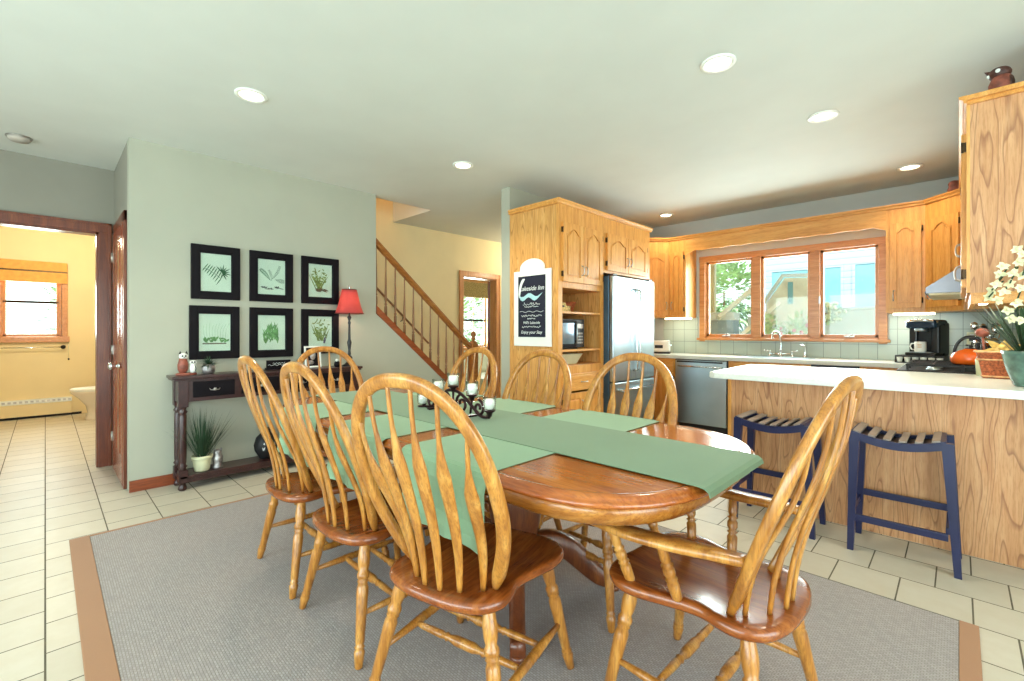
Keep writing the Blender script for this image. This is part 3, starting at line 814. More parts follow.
FL = ['framed botanical print of a large dark fern frond, top left of the six', 'framed print of two slender ferns above small dark roots, top middle of the six', 'framed print of yellow-green flowering stems, top right of the six beside the lampshade',
      'framed print of a low mossy plant with fine pale stems, bottom left of the six', 'framed print of an upright bushy green plant, bottom middle of the six', 'framed print of a tall olive plant with a violet bulb, bottom right of the six']
for y0, y1, z0, z1, k in FR:
    t = thing('framed_print', FL[k], 'picture', (XP, (y0+y1)/2, (z0+z1)/2), group='black framed botanical prints'); W, Hh = (y1-y0)/2, (z1-z0)/2; fw = .058
    mb = MB(); X0, X1 = .002, .028
    for a, b, c, d in ((-W, -W+fw, -Hh, Hh), (W-fw, W, -Hh, Hh), (-W+fw-.002, W-fw+.002, Hh-fw, Hh), (-W+fw-.002, W-fw+.002, -Hh, -Hh+fw)):
        mb.box(X0, X1, a, b, c, d, .005)
    a, b = W-fw, Hh-fw
    for q in ((-a, -a+.008, -b, b), (a-.008, a, -b, b), (-a, a, b-.008, b), (-a, a, -b, -b+.008)): mb.box(.006, .020, *q, .002)
    mb.build('picture_frame', M_bframe, t)
    mb = MB(); mb.box(.002, .008, -a, a, -b, b); mb.build('print_sheet', M_matboard, t)
    mb = MB(); r = random.Random(k*11+3); X = .0082; dd = .0006
    if k == 0:
        for j in range(8):
            u = j/7; sx, sz = .035-.115*u, -.045+.11*u-.03*u*u
            mb.leaf((X+.001, sx, sz), (0, -.55, -.9), .062-.03*u, .0042, up=(1, 0, 0), droop=0)
            mb.leaf((X+.0014, sx, sz), (0, .35+.2*u, .9), .07-.02*u, .0042, up=(1, 0, 0), droop=.1)
        for j in range(9):
            an = -1.1+j*.42; mb.leaf((X+.0018, .045, .005), (0, math.cos(an), math.sin(an)), .055 if j % 2 else .07, .0055, up=(1, 0, 0), droop=0)
        mb.tube([(X+.001, .035, -.045), (X+.001, -.02, .0), (X+.001, -.08, .035)], .0018, 5); mb.tube([(X+.001, .045, .005), (X+.001, .03, -.06), (X+.001, .0, -.10)], .0015, 5)
        mb.build('botanical_drawing', G1, t)
    elif k == 1:
        frond(mb, -.01, -.03, 2.1, .13, .022, 14, X, dd, r, .3); frond(mb, .0, -.03, 1.5, .10, .012, 10, X, dd, r, .5); frond(mb, .0, -.02, .75, .15, .014, 12, X, dd, r, .5); frond(mb, .03, -.02, -.3, .08, .024, 9, X, dd, r, .2)
        mb.build('botanical_drawing', G1, t)
        mb = MB()
        for cx, cz in ((-.06, -.10), (-.02, -.11), (.045, -.095), (.06, -.10)):
            for j in range(7): mb.leaf((X+.002, cx+r.uniform(-.02, .02), cz), (0, r.uniform(-1, 1), r.uniform(.1, 1)), .03, .004, up=(1, 0, 0), droop=.4)
        mb.build('root_drawing', M_black, t)
    elif k in (2, 5):
        for j in range(16): mb.leaf((X+.001, r.uniform(-.04, .04), -.09), (0, r.uniform(-.7, .7), 1), r.uniform(.1, .2), .006, up=(1, 0, 0), droop=.05)
        for j in range(40): mb.leaf((X+.002, r.uniform(-.06, .07), r.uniform(-.06, .1)), (0, r.uniform(-1, 1), r.uniform(-.2, 1)), .03, .006, up=(1, 0, 0), droop=.1)
        mb.build('botanical_drawing', G3, t)
        mb = MB()
        if k == 2:
            for j in range(14): mb.leaf((X+.003, r.uniform(-.05, .05), -.075-.02*r.random()), (0, 1, -.4), .04, .008, up=(1, 0, 0), droop=.0)
            mb.build('root_drawing', G4, t)
        else:
            mb.prism([(.03, -.11), (.045, -.115), (.055, -.08), (.05, -.05), (.038, -.06)], X, X+.002, plane='YZ'); mb.build('bulb_drawing', G5, t)
    elif k == 3:
        for j in range(26):
            mb.leaf((X+.001, r.uniform(-.08, .09), -.075+r.uniform(-.01, .02)), (0, r.uniform(-1, 1), r.uniform(.2, 1)), r.uniform(.02, .045), .009, up=(1, 0, 0), droop=.2)
        for j in range(9): mb.tube([(X+.001, -.07+.018*j, -.07), (X+.001, -.08+.02*j, .02), (X+.001, -.09+.023*j+.01, .06+.01*(j % 3))], .0007, 4)
        mb.build('botanical_drawing', G2, t)
        mb = MB()
        for j in range(14): mb.ball((X+.001, -.08+.012*j, -.092), (.001, .008, .005), 8)
        mb.build('root_drawing', G4, t)
    else:
        for j in range(60): mb.leaf((X+.001+.0003*(j % 4), r.uniform(-.055, .055), r.uniform(-.10, .02)), (0, r.uniform(-.5, .5), 1), r.uniform(.04, .10), .007, up=(1, 0, 0), droop=.03)
        mb.build('botanical_drawing', G2, t)
    mb = MB(); mb.box(.0125, .0135, -a, a, -b, b); mb.build('picture_glass', M_glass, t)

# ------------------------------------------------------------------ console table and what stands on it
CX0, CX1 = XP+.02, XP+.255        # back / front
t = thing('console_table', 'dark wooden console table with drawers, turned legs and low shelf under the pictures', 'console table', (XP, 0, 0))
mb = MB(); mb.M = TR(-XP, 0, 0) @ Matrix.Identity(4)
def CB(*a, **k): 
    b = MB(); b.M = TR(-XP, 0, 0); b.box(*a, **k); return b
b = CB(CX0, CX1+.01, .655, 2.16, .838, .862, bev=.006); b.box(CX0, CX1, .665, 2.15, .826, .838, .003); b.build('tabletop', M_dark, t)
b = CB(CX0+.01, CX1-.012, .70, 2.12, .665, .828); b.build('apron', M_dark, t)
for i, (a, c) in enumerate(((.785, 1.065), (1.115, 1.40), (1.45, 1.73), (1.77, 2.045))):
    b = CB(CX1-.014, CX1-.002, a, c, .695, .815, bev=.003); b.box(CX1-.003, CX1+.001, a+.012, c-.012, .707, .803, .002); dr = b.build('drawer', M_bframe, t)
    b = MB(); b.M = TR(-XP, 0, 0); yc = (a+c)/2
    b.lathe([(0, 0), (.006, 0), (.005, .012), (.012, .018), (.010, .026), (0, .028)], TR(CX1, yc, .752) @ Matrix.Rotation(PI/2, 4, 'Y'), 12)
    b.tube([(CX1+.006, yc-.035, .758), (CX1+.014, yc-.03, .748), (CX1+.016, yc, .742), (CX1+.014, yc+.03, .748), (CX1+.006, yc+.035, .758)], .003, 6); b.build('drawer_pull', M_pewter, dr)
TL = [(.022, 0), (.030, .012), (.026, .03), (.018, .045), (.026, .055), (.03, .06)]
TU = [(.03, .15), (.022, .165), (.032, .18), (.022, .195), (.026, .21), (.026, .56), (.022, .575), (.033, .59), (.022, .605), (.028, .63)]
for xx in (CX0+.035, CX1-.035):
    for yy in (.725, 2.095):
        b = MB(); b.M = TR(-XP, 0, 0); b.lathe(TL, TR(xx, yy, 0), 16); b.lathe(TU, TR(xx, yy, 0), 16); b.box(xx-.03, xx+.03, yy-.03, yy+.03, .058, .152, .004); b.box(xx-.032, xx+.032, yy-.032, yy+.032, .625, .828, .004); b.build('leg', M_dark, t)
b = CB(CX0+.005, CX1-.005, .70, 2.12, .085, .11, bev=.005); b.box(CX0+.01, CX1-.012, .72, 2.10, .055, .087, .003); b.build('shelf', M_dark, t)

# owl pair
def owl(mb_b, mb_f, x, y, z, s, body=1):
    M = TR(x, y, z) @ Matrix.Scale(s, 4)
    mb_b.lathe([(0, 0), (.25, .02), (.36, .2), (.40, .42), (.34, .62), (.27, .72), (.3, .8), (.30, .92), (.2, 1.02), (0, 1.05)], M, 16, sx=.9)
t = thing('owl_figurine', 'pair of white-faced owls in red and black on the console left end', 'figurine', (-4.26, .762, .862))
mb = MB(); mb.lathe([(.055, 0), (.055, .012), (.045, .018), (0, .018)], None, 18, sx=.8, sy=1.25); mb.lathe([(0, .016), (.022, .018), (.034, .045), (.036, .08), (.028, .11), (.024, .13), (0, .135)], TR(0, -.022, 0), 16); mb.build('tall_owl_body', M_owlr, t)
mb = MB(); mb.ball((.004, -.020, .145), (.026, .030, .026), 14); mb.lathe([(0, .016), (.018, .018), (.022, .05), (.018, .085), (0, .09)], TR(.012, .040, 0), 14); mb.ball((.014, .040, .096), (.02, .024, .019), 12); mb.build('white_faces', M_white, t)
mb = MB()
for y, z, x in ((-.03, .148, .028), (-.010, .148, .028), (.031, .099, .031), (.047, .099, .031)): mb.ball((x, y, z), (.004, .0065, .0065), 8)
mb.prism([(-.024, .14), (-.016, .14), (-.020, .13)], .028, .034, plane='YZ'); mb.prism([(.036, .093), (.042, .093), (.039, .086)], .031, .036, plane='YZ')
for y, z in ((-.04, .168), (0, .168)): mb.lathe([(.01, -.004), (0, .02)], TR(0, y, z), 8)
mb.leaf((.03, .04, .08), (0, .3, -1), .06, .012, up=(1, 0, 0), droop=0); mb.leaf((.0, -.05, .10), (.3, 0, -1), .07, .012, up=(0, 1, 0), droop=0); mb.build('dark_details', M_black, t)
# framed glass card between owls and plant
t = thing('glass_card_frame', 'small clear glass photo stand between the owls and the small plant', 'photo frame', (-4.31, .84, .862))
mb = MB(); mb.box(-.004, .004, -.045, .045, 0, .11, .001); mb.build('glass_plate', M_cup, t)
mb = MB(); mb.box(-.02, .02, -.05, .05, 0, .006, .002); mb.build('base', M_pewter, t)
# small potted plant
t = thing('potted_plant', 'small leafy plant in a round silver bowl on the console', 'potted plant', (-4.245, .905, .862))
mb = MB(); mb.lathe([(0, 0), (.032, 0), (.045, .02), (.05, .045), (.042, .07), (.034, .078), (.031, .074), (0, .06)], None, 20); mb.build('bowl', M_silver, t)
mb = MB(); r = random.Random(4)
for i in range(70):
    a = r.uniform(0, 2*PI); e = r.uniform(.35, 1.4); mb.leaf((0, 0, .065), (math.cos(a)*math.cos(e), math.sin(a)*math.cos(e), math.sin(e)), r.uniform(.06, .125), .006, droop=r.uniform(.2, .7))
mb.build('foliage', M_leafd, t)
# grass plant in cream pot on the shelf
t = thing('potted_grass', 'tall dark green grass in a cream pot on the console shelf', 'potted plant', (-4.245, .86, .11))
mb = MB(); mb.lathe([(0, 0), (.048, 0), (.052, .01), (.062, .085), (.062, .088), (.070, .09), (.072, .118), (.064, .12), (.058, .10), (0, .095)], None, 24); mb.build('pot', M_cream, t)
mb = MB(); r = random.Random(9)
for i in range(210):
    a = r.uniform(0, 2*PI); e = r.uniform(.85, 1.5); q = .035*r.random()
    dx, dy = math.cos(a), math.sin(a)
    if dx*math.cos(e) < -.35: continue
    mb.leaf((dx*q, dy*q, .09), (dx*math.cos(e), dy*math.cos(e), math.sin(e)), r.uniform(.26, .44), .0028, droop=r.uniform(.02, .22)*(1.2-e/1.6))
mb.build('grass_blades', M_leafd, t)
t = thing('silver_ornament', 'hammered silver bear-shaped ornament beside the cream pot', 'ornament', (-4.24, .965, .11))
mb = MB(); mb.lathe([(0, 0), (.035, 0), (.038, .01), (.030, .03), (.036, .06), (.036, .09), (.026, .105), (.030, .12), (.028, .14), (0, .152)], None, 16)
mb.build('body', M_silver, t)
for e_ in (-.022, .022):
    mb = MB(); mb.ball((.01, e_, .148), .009, 8); mb.build('ear', M_silver, t)
t = thing('dark_vase', 'round dark patterned vase on the console shelf behind the chairs', 'vase', (-4.27, 1.33, .11))
mb = MB(); mb.lathe([(0, 0), (.045, 0), (.05, .01), (.085, .07), (.092, .12), (.075, .18), (.04, .215), (.036, .235), (.046, .255), (.04, .256), (.03, .236), (0, .2)], None, 24); mb.build('vase_body', M_iron, t)
mb = MB(); 
for a in (-.5, 0, .45): mb.leaf((.091*math.cos(a), .091*math.sin(a), .08), (0, .1, 1), .07, .012, up=(math.cos(a), math.sin(a), 0), droop=0)
mb.build('painted_leaves', M_silver, t)
t = thing('desk_sign', 'small black framed sign lying low on the console under the middle prints', 'sign', (-4.33, 1.45, .862))
mb = MB(); mb.box(0, .018, -.10, .10, .016, .082, .003); mb.box(-.02, .02, -.105, .105, 0, .016, .003); sg = mb.build('sign_board', M_bframe, t)
for j, (w_, z_) in enumerate(((.05, .055), (.09, .04))):
    mb = MB(); P = [(.0185, -w_+2*w_*i/14, z_+.006*math.sin(i*1.9)) for i in range(15)]; mb.tube(P, .0015, 5); mb.build('script_line', M_chalkw, sg)
t = thing('photo_frame', 'standing white photo frame with a black-and-white photograph near the lamp', 'photo frame', (-4.29, 1.74, .862), tilt=(0, -.12))
mb = MB(); 
for q in ((-.075, -.06, 0, .2), (.06, .075, 0, .2), (-.06, .06, .185, .2), (-.06, .06, 0, .015)): mb.box(0, .014, *q, .003)
mb.build('frame', M_white, t); mb = MB(); mb.box(.002, .006, -.062, .062, .012, .19); mb.build('photograph', M_bframe, t)
mb = MB(); mb.ball((.007, 0, .12), (.002, .03, .05), 10); mb.ball((.007, -.02, .05), (.002, .03, .02), 8); mb.build('photographed_figure', M_silver, t)
t = thing('small_ornament', 'little white and dark round ornament at the lamp foot', 'ornament', (-4.20, 1.93, .862))
mb = MB(); mb.lathe([(0, 0), (.02, 0), (.03, .02), (.026, .045), (.014, .055), (0, .06)], None, 14); mb.build('body', M_bframe, t)
mb = MB(); mb.ball((.012, -.01, .066), .014, 10); mb.build('head', M_white, t)
# lamp
t = thing('table_lamp', 'slender dark table lamp with a red bell shade on the console', 'table lamp', (-4.24, 2.07, .862))
mb = MB(); mb.lathe([(0, 0), (.065, 0), (.065, .012), (.045, .02), (.03, .035), (.018, .05), (.028, .07), (.03, .085), (.016, .10), (0, .10)], None, 20); mb.build('base', M_black, t)
mb = MB(); mb.lathe([(.012, .09), (.016, .12), (.010, .15), (.017, .20), (.022, .23), (.012, .26), (.010, .40), (.015, .42), (.008, .44), (.014, .455), (.02, .475), (.009, .49), (.007, .60), (0, .60)], None, 16); mb.build('stem', M_black, t)
shp = [(.135, .508), (.128, .52), (.108, .58), (.088, .66), (.075, .715), (.068, .742)]
mb = MB(); mb.lathe([(r_, z_) for r_, z_ in shp]+[(r_-.002, z_) for r_, z_ in shp[::-1]]+[(shp[0][0], shp[0][1])], None, 32, cap=False); shd = mb.build('lamp_shade', M_red, t)
mb = MB(); mb.tube([(.068*math.cos(2*PI*i/24), .068*math.sin(2*PI*i/24), .742) for i in range(24)], .003, 6, closed=True); mb.tube([(.135*math.cos(2*PI*i/32), .135*math.sin(2*PI*i/32), .509) for i in range(32)], .0025, 6, closed=True)
mb.tube([(-.068, 0, .74), (.068, 0, .74)], .0015, 5); mb.tube([(0, -.068, .74), (0, .068, .74)], .0015, 5); mb.build('shade_trim', M_brass, shd)
mb = MB(); mb.lathe([(.004, .60), (.004, .745), (.009, .75), (.005, .76), (.011, .775), (0, .79)], None, 12); mb.build('finial', M_chrome, t)

# ------------------------------------------------------------------ staircase
RS, GO = .19, .232
st = thing('staircase', 'wooden staircase rising to the left behind the sage wall, with balustrade', 'staircase', (XP, 3.86, 0))
def SB(): b = MB(); b.M = TR(-XP, -3.86, 0); return b
# steps (solid), between x -5.35 and -4.52
pr = [(3.80, 0)]
y, z = 3.80, 0
for i in range(13):
    z += RS; pr.append((y, z)); y -= GO; pr.append((y, z))
pr.append((y, 0))
b = SB(); b.prism(pr, -5.345, XP-.11, plane='YZ'); b.build('risers', M_white, st)
for i in range(13):
    b = SB(); b.box(-5.345, XP-.108, 3.80-GO*(i+1)-.01, 3.80-GO*i+.025, RS*(i+1)-.002, RS*(i+1)+.026, .006); b.build('tread', M_stairw, st)
zl = lambda y_: 1.467+(y_-2.457)*(.687-1.467)/(3.35-2.457)          # top of the stringer trim
b = SB(); b.prism([(2.449, zl(2.449)-.085), (3.83, zl(3.83)-.085), (3.83, zl(3.83)), (2.449, zl(2.449))], XP-.115, XP+.012, plane='YZ', bev=.004); b.build('stringer', M_stairt, st)
zr = lambda y_: 2.175+(y_-2.447)*(1.035-2.175)/(3.75-2.447)
b = SB(); P = [(XP-.05, y_, zr(y_)) for y_ in (2.449, 2.9, 3.4, 3.80)]
b.sweep(P, [[(.032*a, .03*c) for a, c in ((1, .3), (.8, .8), (.2, 1), (0, .7), (-.6, .7), (-.9, .9), (-1, .5), (-1, -.5), (-.9, -.9), (-.6, -.7), (0, -.7), (.2, -1), (.8, -.8), (1, -.3))]]*4, up=Vector((0, 0, 1)), smooth=False); b.build('handrail', M_stairw, st)
for i in range(12):
    y_ = 2.475+.117*i
    if y_ > 3.79: break
    z0, z1 = zl(y_)-.005, zr(y_)-.025
    b = SB(); b.turned((XP-.05, y_, z0), (XP-.05, y_, z1), [(.015, 0), (.015, .18), (.009, .2), (.016, .22), (.009, .24), (.014, .3), (.012, .5), (.008, .78), (.008, .99), (.008, 1)], 10); b.build('baluster', M_bal, st)
b = SB(); b.box(XP-.095, XP-.005, 3.80, 3.89, 0, 1.04, .006); b.lathe([(.045, 1.035), (.052, 1.05), (.05, 1.06), (.025, 1.075), (.018, 1.09), (.03, 1.10), (.03, 1.108), (.016, 1.118), (.03, 1.14), (.036, 1.16), (.03, 1.183), (.012, 1.196), (0, 1.20)], TR(XP-.05, 3.845, 0), 18); b.build('newel_post', M_stairw, st)
t = thing('wall_handrail', 'thin dark handrail fixed on the yellow wall beyond the stair balusters', 'handrail', (-5.35, 3.0, 1.7))
b = MB(); b.M = TR(5.35, -3.0, -1.7); zz = lambda y_: 1.729-(y_-2.97)*.906
b.tube([(-5.29, y_, zz(y_)) for y_ in (1.6, 2.4, 3.0, 3.74)], .014, 8); b.build('rail', M_bal, t)
for y_ in (2.4, 3.33):
    b = MB(); b.M = TR(5.35, -3.0, -1.7); b.tube([(-5.349, y_, zz(y_)-.07), (-5.31, y_, zz(y_)-.06), (-5.29, y_, zz(y_)-.012)], .006, 6); b.build('bracket', M_iron, t)
# woven shade in the den
t = thing('roman_blind', 'tan woven roman shade at the window seen through the far doorway', 'window shade', (-7.95, 6.93, 1.97))
mb = MB()
for i in range(7): mb.box(-.012-.004*(i % 2), .016+.006*(i % 2), -.39, .39, .05*i, .05*i+.052, .006)
mb.build('shade_folds', mat('woven_grass_shade', '#a5895a', .8, var=.25, nscale=50, bump=.5), t)
mb = MB(); mb.box(-.03, .03, -.40, .40, .35, .40, .003); mb.build('head_rail', M_winoak, t)

# ------------------------------------------------------------------ bathroom
t = thing('toilet', 'white toilet in profile inside the yellow bathroom', 'toilet', (-8.42, .78, 0))
mb = MB(); R0 = []
for z, yf, yb, w in ((0, -.40, .10, .105), (.02, -.41, .10, .11), (.10, -.38, .10, .10), (.20, -.40, .10, .115), (.30, -.47, .12, .165), (.375, -.545, .14, .185), (.395, -.55, .14, .188)):
    ring = []
    for i in range(24):
        a = 2*PI*i/24; yy = (yf+yb)/2+(yb-yf)/2*math.sin(a); ring.append((w*math.cos(a), yy, z))
    R0.append(ring)
mb.rings(R0); mb.build('bowl', M_porc, t)
mb = MB(); R0 = []
for z, s in ((.395, .99), (.40, 1.0), (.425, 1.0), (.438, .97)):
    R0.append([(.19*s*math.cos(2*PI*i/24), -.205+.35*s*math.sin(2*PI*i/24), z) for i in range(24)])
mb.rings(R0); mb.build('seat_lid', M_white, t)
mb = MB(); mb.box(-.22, .22, .16, .36, .38, .74, .02); mb.box(-.23, .23, .15, .37, .74, .78, .01); mb.box(-.1, .1, .05, .2, .0, .39, .02); mb.build('tank', M_porc, t)
t = thing('baseboard_heater', 'long low wall heater with slotted white top under the bathroom window', 'heater', (-9.15, -.9, 0))
mb = MB(); mb.box(.0, .055, -1.2, 1.17, .035, .20, .004); mb.build('heater_body', M_yel, t)
mb = MB(); mb.box(0, .06, -1.2, 1.17, .20, .262, .006); gp = mb.build('top_grille', M_white, t)
mb = MB()
for i in range(44): mb.box(.0595, .0615, -1.15+.053*i, -1.15+.053*i+.03, .218, .246)
tag(mb.build('grille_slots', M_pewter, gp), kind='stuff')
mb = MB(); mb.box(.0, .03, -1.2, 1.27, .004, .034); mb.build('toe_gap', M_iron, t)
t = thing('towel_bar', 'thin metal towel bar with dark round ends below the bathroom window', 'towel bar', (-9.15, -.14, .975))
mb = MB(); mb.tube([(.06, -.36, 0), (.06, .32, 0)], .008, 10); mb.build('bar', M_chrome, t)
for y_ in (-.36, .32):
    mb = MB(); mb.lathe([(0, 0), (.024, 0), (.028, .01), (.012, .03), (.012, .05), (.022, .06), (.022, .07), (0, .082)], TR(0, y_, 0) @ Matrix.Rotation(PI/2, 4, 'Y'), 14); mb.build('end_post', M_iron, t)
t = thing('blind_cord', 'thin pull cord with a small dark bead beside the bathroom window', 'cord', (-9.13, .235, .8))
mb = MB(); mb.tube([(0, 0, .02), (0, 0, .25)], .003, 5); mb.build('string', M_cream, t); mb = MB(); mb.ball((0, 0, 0), (.01, .01, .016), 8); mb.build('bead', M_iron, t)
t = thing('folded_shade', 'rolled tan wooden blind at the top of the bathroom window', 'window shade', (-9.12, -.13, 1.875))
mb = MB(); mb.box(0, .045, -.36, .352, 0, .145, .006); mb.box(.0, .05, -.36, .352, .165, .29, .006); mb.build('blind_stack', M_tan, t)
mb = MB(); mb.box(.0, .04, -.36, .352, .145, .165); mb.build('shadow_reveal', M_brass, t)
# ------------------------------------------------------------------ cabinets
def arch_poly(x0, x1, z0, z1, rise=.045, n=22, sh=.25):
    """panel outline with a cathedral arch on top: flat shoulders, centre hump"""
    w = x1-x0; P = [(x0, z0), (x1, z0), (x1, z1-rise)]
    for i in range(n+1):
        u = 1-i/n; x = x0+w*u; v_ = abs(2*u-1)/.74
        h = rise*math.sin((1-v_)*PI/2)**.9 if v_ < 1 else 0
        P.append((x, z1-rise+h))
    P.append((x0, z1-rise)); return fix(P)
def door_mesh(x0, x1, z0, z1, arch=True, y=-.022, horizontal=False):
    """frame-and-panel cabinet door, front at local -y"""
    mb = MB(); f = min(.052, (x1-x0)*.24); W = x1-x0
    mb.box(x0, x1, y+.011, 0-.0005, z0, z1, .001)
    mb.box(x0, x0+f, y, y+.0125, z0, z1, .0025); mb.box(x1-f, x1, y, y+.0125, z0, z1, .0025)
    mb.box(x0+f-.001, x1-f+.001, y+.0003, y+.0125, z0, z0+f, .0025)
    xa, xb, zt = x0+f, x1-f, z1-f
    if arch:
        rise = min(.05, (xb-xa)*.28)
        ap = arch_poly(xa, xb, z0+f, zt, rise)
        top = [p for p in ap if p[1] > z0+f+.01]           # right->left along the arch
        mb.prism([(xb+.001, z1), (xb+.001, top[0][1])]+top[1:-1]+[(xa-.001, top[-1][1]), (xa-.001, z1)], y+.0003, y+.0125)
        g = .012; pp = arch_poly(xa+g, xb-g, z0+f+g, zt-g, rise)
        mb.prism(pp, y+.012, y+.001, bev=.006)
    else:
        mb.box(xa-.001, xb+.001, y+.0003, y+.0125, zt, z1, .0025)
        g = .014
        if xb-xa > .05 and zt-z0-f > .05: mb.box(xa+g, xb-g, y-.0005, y+.01, z0+f+g, zt-g, .005)
    return mb
def pull(x, z, L=.09, vert=True, y=-.021):
    mb = MB(); d = L/2
    P = [(x, y, z-d), (x, y-.022, z-d*.75), (x, y-.028, z), (x, y-.022, z+d*.75), (x, y, z+d)] if vert else [(x-d, y, z), (x-d*.75, y-.022, z), (x, y-.028, z), (x+d*.75, y-.022, z), (x+d, y, z)]
    mb.tube(catmull(P, 4, False), .0045, 8)
    for p in (P[0], P[-1]): mb.ball(p, (.008, .004, .008), 8)
    return mb
def hinge_m(x, z, y=-.012):
    mb = MB(); mb.lathe([(.0055, -.026), (.0055, .026)], TR(x, y-.006, z), 8); mb.box(x-.006, x+.006, y-.004, y+.012, z-.024, z+.024); return mb
def add_door(t, x0, x1, z0, z1, hs='L', arch=True, low=True, mt=None, hinges=True):
    d = door_mesh(x0, x1, z0, z1, arch).build('door', mt or M_oak, t)
    hx = x1-.028 if hs == 'L' else x0+.028
    hz = z0+.12 if low else z1-.12
    pull(hx, hz).build('handle', M_pewter, d)
    if hinges:
        e = x0-.004 if hs == 'L' else x1+.004
        for z in (z0+.07, z1-.07): hinge_m(e, z).build('hinge', M_brass, d)
    return d
def drawer(t, x0, x1, z0, z1, handle=True):
    mb = MB(); mb.box(x0, x1, -.018, 0-.0005, z0, z1, .004); mb.box(x0+.02, x1-.02, -.021, -.016, z0+.02, z1-.02, .003)
    d = mb.build('drawer', M_oakx, t)
    if handle: pull((x0+x1)/2, (z0+z1)/2, vert=False).build('handle', M_pewter, d)
def crown(t, x0, x1, z, dep=.03, left=None, right=None, d=.6):
    """small stepped crown moulding along the front (and sides) of a cabinet"""
    mb = MB(); pr = [(0, 0), (-.012, .004), (-.016, .018), (-.030, .030), (-.032, .042), (0, .042)]
    mb.prism([(y_, z+h) for y_, h in pr], x0-(.03 if left else 0), x1+(.03 if right else 0), plane='YZ')
    if left: mb.box(x0-.03, x0, -.0, d, z+.018, z+.042, .003); mb.box(x0-.022, x0-.0005, -.01, d, z-.004, z+.02, .003)
    if right: mb.box(x1, x1+.03, -.0, d, z+.018, z+.042, .003); mb.box(x1, x1+.012, 0, d, z, z+.02)
    return mb.build('crown_molding', M_oakx, t)

# tall pantry cabinet: faces +x, local x -> world y
PX = -2.591
t = thing('pantry_cabinet', 'tall oak pantry cabinet with open microwave shelves beside the refrigerator', 'cabinet', (PX, 3.242, 0), PI/2)
Wp = .735; D = .612
mb = MB(); mb.box(0, .018, 0, D, 0, 2.36); mb.box(Wp-.018, Wp, 0, D, 0, 2.36); mb.box(.017, Wp-.017, D-.012, D-.001, .1, 2.355); mb.box(.017, Wp-.017, 0.001, D-.01, 2.34, 2.359); mb.box(.017, Wp-.017, .001, D-.01, 1.60, 1.62); mb.box(.017, Wp-.017, .05, D-.01, .08, .10)
mb.build('carcass', M_oakside, t)
mb = MB(); mb.box(-.001, .062, -.002, .018, 0, 2.36); mb.box(Wp-.045, Wp+.001, -.002, .018, 0, 2.36); mb.box(.06, Wp-.04, -.002, .018, 2.185, 2.36); mb.box(.06, Wp-.04, -.002, .018, 1.605, 1.665); mb.box(.06, Wp-.04, -.002, .018, .80, .875); mb.box(.06, Wp-.04, -.002, .018, .08, .14)
mb.build('face_frame', M_oak, t)
add_door(t, .055, .367, 1.655, 2.20, 'L'); add_door(t, .371, .695, 1.655, 2.20, 'R')
for z in (1.385, 1.028):
    mb = MB(); mb.box(.018, Wp-.018, .012, D-.01, z-.02, z, .002); mb.build('shelf', M_oakx, t, label='pale shelf edge')
mb = MB(); mb.box(.018, Wp-.018, .012, D-.01, .86, .878, .002); mb.build('shelf', M_oakx, t)
drawer(t, .055, .695, .64, .80); add_door(t, .055, .367, .13, .62, 'L', False, False); add_door(t, .371, .695, .13, .62, 'R', False, False)
crown(t, 0, 1.71, 2.36, left=True, right=True, d=D)
# cabinet above the refrigerator
t = thing('fridge_top_cabinet', 'oak wall cabinet with two arched doors above the refrigerator', 'cabinet', (PX, 3.982, 0), PI/2)
mb = MB(); mb.box(0, .97, 0, D, 1.80, 2.358); mb.box(.93, .97, .0, D, 0, 1.80); mb.build('carcass', M_oak, t)
add_door(t, .045, .455, 1.825, 2.205, 'L'); add_door(t, .463, .88, 1.825, 2.205, 'R')

# sign on the side of the pantry
t = thing('chalkboard_sign', 'white framed chalkboard with hand lettering hung on the pantry side', 'sign', (-2.89, 3.24, 1.43))
mb = MB(); zb, zt, wl = -.372, .348, .235
P = [(-wl, zb), (wl, zb), (wl, zt), (.155, zt)]+[(.155*math.cos(a), zt+.02+.09*math.sin(a)) for a in [PI*i/14 for i in range(15)]]+[(-.155, zt), (-wl, zt)]
mb.prism(fix(P), -.022, -.002, bev=.004); mb.build('frame', M_white, t)
mb = MB(); mb.box(-.172, .172, -.0245, -.02, -.285, .295, .001); bd = mb.build('board', M_chalk, t)
yy = -.0255
for tx_, sz, z, sh in (('Lakeside Inn', .062, .175, .3), ('WiFi: Lakeside', .036, -.150, .1), ('Enjoy your Stay', .042, -.240, .2)):
    text(tx_, sz, M_chalkw, bd, 'lettering', (0.0, yy, z), (PI/2, 0, 0), .0006, shear=sh)
rq = random.Random(8)
for z_, hw_, hh_ in ((.030, .11, .014), (.003, .09, .007), (-.085, .13, .011), (-.112, .05, .008), (-.190, .12, .009)):
    mb = MB(); x_ = -hw_; P = []
    while x_ < hw_:
        P.append((x_, yy, z_+rq.uniform(-hh_, hh_))); x_ += rq.uniform(.003, .009)
    mb.tube(P, .0022, 4); mb.build('handwritten_line', M_chalkw, bd)
mb = MB()
mb.prism(catmull([(-.085, .27), (-.12, .265), (-.155, .20), (-.165, .12), (-.15, .09), (-.14, .14), (-.12, .21), (-.095, .25)], 4), yy-.001, yy)
mb.build('painted_swoosh', M_chalkw, bd)
mb = MB(); top = [(-.16+.03*i, .115-.018*math.sin(i*1.05)) for i in range(11)]; bot = [(-.14+.026*i, .075-.018*math.sin(i*1.1+.3)) for i in range(10)]; mb.prism(top+bot[::-1], yy-.001, yy); mb.build('painted_wave', M_chalkb, bd)
mb = MB(); mb.tube([(-.15+.02*i, yy, -.045+.006*math.sin(i*1.3)) for i in range(16)], .002, 5); mb.build('painted_line', M_chalkw, bd)

